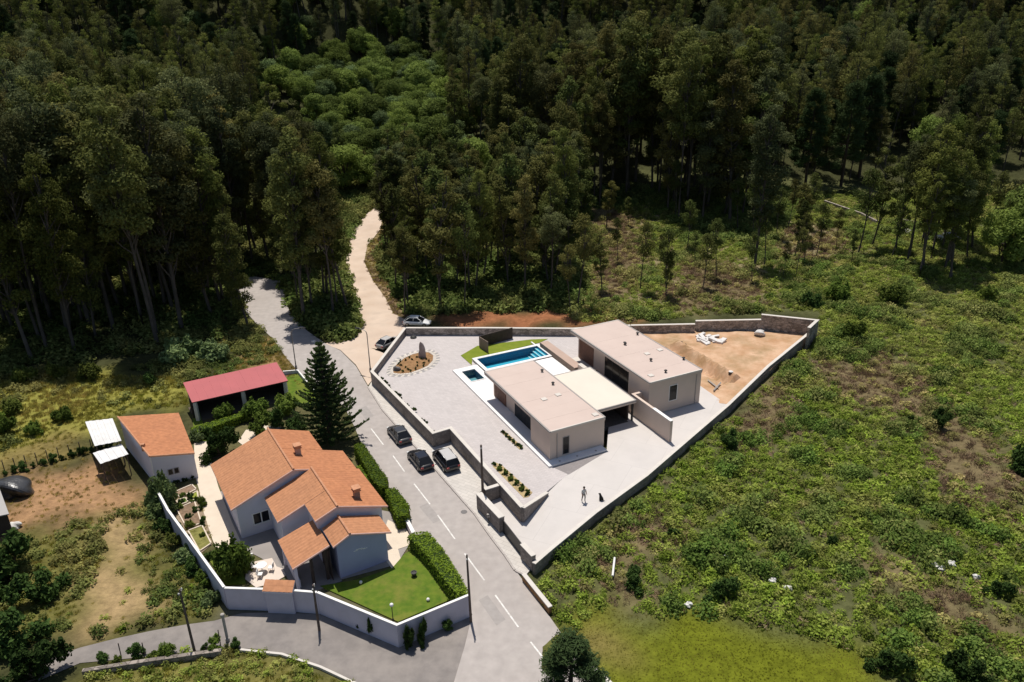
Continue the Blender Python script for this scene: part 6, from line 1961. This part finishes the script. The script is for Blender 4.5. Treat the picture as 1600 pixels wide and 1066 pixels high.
DRY = [clump(6, 60, .7, .4, .42, LM_dry, .13), clump(7, 50, .6, .6, .5, LM_dry, .1, .5)]
GRS = [clump(s, 46, .4, .3, .34, LM_grass, .14, .75) for s in (8, 9, 10)]
UND = [clump(s, 90, 1.0, 1.1, .38, LM_under, .55) for s in (11, 12, 13)]

def noise2(x, y, s, seed=0):
    return (np.sin(x / s * 1.3 + seed + 1.7 * np.sin(y / s * .9 + seed)) + np.sin(y / s * 1.1 + 2 * seed + 1.3 * np.sin(x / s * 1.2)) + .6 * np.sin((x + y) / s * 2.1 + seed) + .5 * np.sin((x - y) / s * 2.7 + 3 * seed)) / 3.1

def cover(name, px, dens, protos, smin, smax, tintf, label, keep=None, seed=0, sel=None, lift=0.0):
    g = np.random.default_rng(seed + 500)
    poly = [G(u, v) for u, v in px]
    xs = [p.x for p in poly]; ys = [p.y for p in poly]
    ar = (max(xs) - min(xs)) * (max(ys) - min(ys))
    k = int(ar * dens)
    X = g.uniform(min(xs), max(xs), k); Y = g.uniform(min(ys), max(ys), k)
    ok = inside(X, Y, poly)
    for po in avoid: ok &= ~inside(X, Y, po)
    X, Y = X[ok], Y[ok]
    if keep is not None:
        kk = keep(X, Y, g); X, Y = X[kk], Y[kk]
    n = len(X)
    Z = hill(X, Y) - .03 + lift
    s = g.uniform(smin, smax, n) * (1 + .25 * noise2(X, Y, 4.0, seed))
    rot = np.stack([g.normal(size=n) * .12, g.normal(size=n) * .12, g.uniform(0, 6.28, n)], -1)
    idx = g.integers(0, len(protos), n) if sel is None else sel(X, Y, g)
    scatter(name, np.stack([X, Y, Z], -1), rot, np.stack([s, s, s * g.uniform(.7, 1.2, n)], -1), idx, tintf(X, Y, g), protos, label)
    return n
brown = [PX(e) for e in ([(955, 795), (1000, 782), (1050, 830), (1062, 862), (1010, 872), (990, 900), (995, 945), (945, 952), (928, 905), (955, 860)],
          [(1265, 578), (1330, 552), (1420, 556), (1445, 600), (1400, 645), (1330, 628), (1275, 612)],
          [(1400, 640), (1450, 618), (1505, 640), (1610, 760), (1610, 835), (1520, 800), (1450, 722)],
          [(1335, 880), (1420, 866), (1520, 938), (1630, 982), (1600, 1024), (1480, 984), (1400, 934)],
          [(1165, 610), (1230, 588), (1262, 640), (1212, 692), (1148, 702)],
          [(1080, 400), (1180, 420), (1200, 470), (1080, 490), (1020, 470)], CLEAR_PX, [(1200, 350), (1330, 360), (1330, 400), (1220, 420)])]
meadow_poly = PX(MEADOW_PX)
def brownness(X, Y):
    gj = np.random.default_rng(int(abs(X.sum() * 7)) % 99991)
    jx = X + 2.2 * noise2(X, Y, 2.5, 1) + gj.normal(size=X.shape) * 1.5; jy = Y + 2.2 * noise2(X, Y, 2.5, 2) + gj.normal(size=X.shape) * 1.5
    b = np.zeros(X.shape, bool)
    for po in brown: b |= inside(jx, jy, po)
    return b
def f_keep(X, Y, g):
    b = brownness(X, Y)
    jx = X + .8 * noise2(X, Y, 1.5, 1); jy = Y + .8 * noise2(X, Y, 1.5, 2)
    k = ~inside(jx, jy, meadow_poly)
    nz = noise2(X, Y, 5, 5) + .5 * noise2(X, Y, 2, 9)
    return k & (np.where(b, g.random(len(X)) < .8, g.random(len(X)) < .95 - .35 * (nz < -.55)))
def f_tint(X, Y, g):
    b = brownness(X, Y)
    nz = noise2(X * .6 + Y * .8, Y * .6 - X * .8, 7, 3) * .55 + noise2(X, Y, 2.3, 4) * .5 + noise2(X, Y, .9, 5) * .3
    return np.clip(np.where(b, .7, .06 + .42 * np.maximum(0, nz)) + g.normal(size=len(X)) * .1 + (g.random(len(X)) < .07) * .4 + .16 * sstep(80, 105, Y), 0, 1)
def f_sel(X, Y, g):
    b = brownness(X, Y)
    r = g.random(len(X))
    nz = noise2(X, Y, 3.5, 7)
    green = np.where(nz + .5 * noise2(X, Y, 1.3, 8) > .3, 3, g.integers(0, 3, len(X)))
    return np.where(b & (r < .8), 4 + g.integers(0, 2, len(X)), np.where(r < .08, 4 + (r < .04), green)).astype(int)
n1 = cover('bracken_field', FIELD_PX, 3.1, BR + DRY, .35, 1.2, f_tint, 'bracken and bramble covering the rough field', f_keep, 1, f_sel)
n2 = cover('meadow_grass', MEADOW_PX, 22, GRS, .13, .22, lambda X, Y, g: np.clip(.25 + .5 * noise2(X, Y, 5, 2) + g.normal(size=len(X)) * .12, 0, 1), 'short yellow-green meadow grass', None, 2)
n3 = cover('rough_grass', SCRUB_PX, 3.5, GRS, .6, 1.2, lambda X, Y, g: np.clip(.45 + .5 * noise2(X, Y, 6, 4) + g.normal(size=len(X)) * .15, 0, 1), 'rough yellowish grass and weeds behind the outbuilding', None, 3)
cover('rough_scrub', SCRUB_PX, .4, UND, .4, 1.0, lambda X, Y, g: np.clip(.65 + .6 * noise2(X, Y, 6, 4), 0, 1), 'green scrub on the rough ground behind the outbuilding', lambda X, Y, g: noise2(X, Y, 7, 2) > -.25, 23)
drys = PX(DRYSTRIP_PX)
def w_keep(X, Y, g):
    d = inside(X + .6 * noise2(X, Y, 1.5, 1), Y + .6 * noise2(X, Y, 1.5, 2), drys)
    return np.where(d, g.random(len(X)) < .05, g.random(len(X)) < .8)
n4 = cover('weeds', WEEDS_PX, 5, GRS + GRS + UND[:2] + BR[:1], .45, .85, lambda X, Y, g: np.clip(.45 + .4 * noise2(X, Y, 5, 6) + g.normal(size=len(X)) * .15, 0, 1), 'weeds on the fallow plot above the lane', w_keep, 4)
n5 = cover('verge_grass', BOTTOM_PX, 5, GRS + BR[:2], .5, .9, lambda X, Y, g: np.clip(.3 + .5 * noise2(X, Y, 4, 8) + g.normal(size=len(X)) * .15, 0, 1), 'weeds and grass below the lane', None, 5)
cover('track_verge', VERGE_T, 4, GRS + DRY[:1], .5, 1.0, lambda X, Y, g: .6 + .4 * g.random(len(X)), 'dry grass verge beside the dirt track', None, 41)
avoid.append([G(u, v) for u, v in VERGE_T])
n6 = cover('undergrowth', [(-200, 620), (0, 590), (230, 555), (340, 535), (375, 495), (460, 505), (520, 535), (556, 520), (600, 480), (640, 495), (700, 490), (900, 488), (930, 400), (920, 330), (1000, 320), (1200, 400), (1250, 300), (1640, 290), (1800, 260), (-300, 262)], .55, UND, .7, 1.7, lambda X, Y, g: np.clip(.25 + .45 * noise2(X, Y, 8, 6) + g.normal(size=len(X)) * .15, 0, 1), 'undergrowth beneath the woods', None, 6)
n7 = cover('thicket', [(560, 380), (600, 470), (640, 493), (700, 488), (770, 484), (890, 484), (920, 440), (900, 380), (760, 400), (640, 400)], .9, UND, .9, 2.0, lambda X, Y, g: np.clip(.15 + .3 * noise2(X, Y, 8, 6), 0, 1), 'leafy thicket behind the back wall', None, 7)
n8 = cover('wedge_scrub', [(440, 440), (490, 512), (520, 532), (545, 530), (556, 508), (545, 455), (535, 420)], 1.2, UND, 1.0, 2.1, lambda X, Y, g: g.random(len(X)) * .3, 'dark scrub between street and dirt track', None, 8)
cover('wood_edge_weeds', [(200, 575), (340, 540), (385, 500), (420, 522), (440, 548), (400, 572), (350, 588), (288, 596)], 3.0, GRS + UND[:2], .45, .95, lambda X, Y, g: np.clip(.4 + .5 * noise2(X, Y, 4, 4) + g.normal(size=len(X)) * .1, 0, 1), 'dry weeds along the wood edge behind the barn', None, 29)
cover('dip_grass', [(528, 250), (602, 245), (614, 330), (604, 365), (612, 420), (532, 400), (524, 330)], 2.0, GRS + UND, .6, 1.3, lambda X, Y, g: np.clip(.35 + .5 * noise2(X, Y, 5, 3), 0, 1), 'bright grass and weeds beside the upper dirt track', None, 33)
cover('valley_grass', [(405, 190), (462, 186), (492, 225), (486, 262), (440, 268), (412, 240)], 1.2, GRS, .8, 1.5, lambda X, Y, g: g.random(len(X)) * .3, 'bright grass of the far valley clearing', None, 34)
n9 = cover('dry_verge', VERGE_PX, 6, GRS, .5, .9, lambda X, Y, g: .6 + .4 * g.random(len(X)), 'dry grass verge beside the street at the barn', None, 9)
n10 = cover('plot_weeds', [(-120, 730), (0, 708), (60, 690), (130, 672), (140, 705), (205, 745), (222, 778), (160, 798), (45, 832), (0, 832)], 1.6, GRS, .35, .7, lambda X, Y, g: .55 + .45 * g.random(len(X)), 'sparse dry weeds on the ploughed plot', None, 10)
n11 = cover('garden_weeds', [(262, 772), (300, 757), (312, 772), (332, 850), (314, 864), (268, 800)], 4, GRS, .3, .6, lambda X, Y, g: g.random(len(X)) * .5, 'weeds between the vegetable beds', None, 11)
print('COVER', n1, n2, n3, n4, n5, n6, n7, n8, n9, n10, n11)
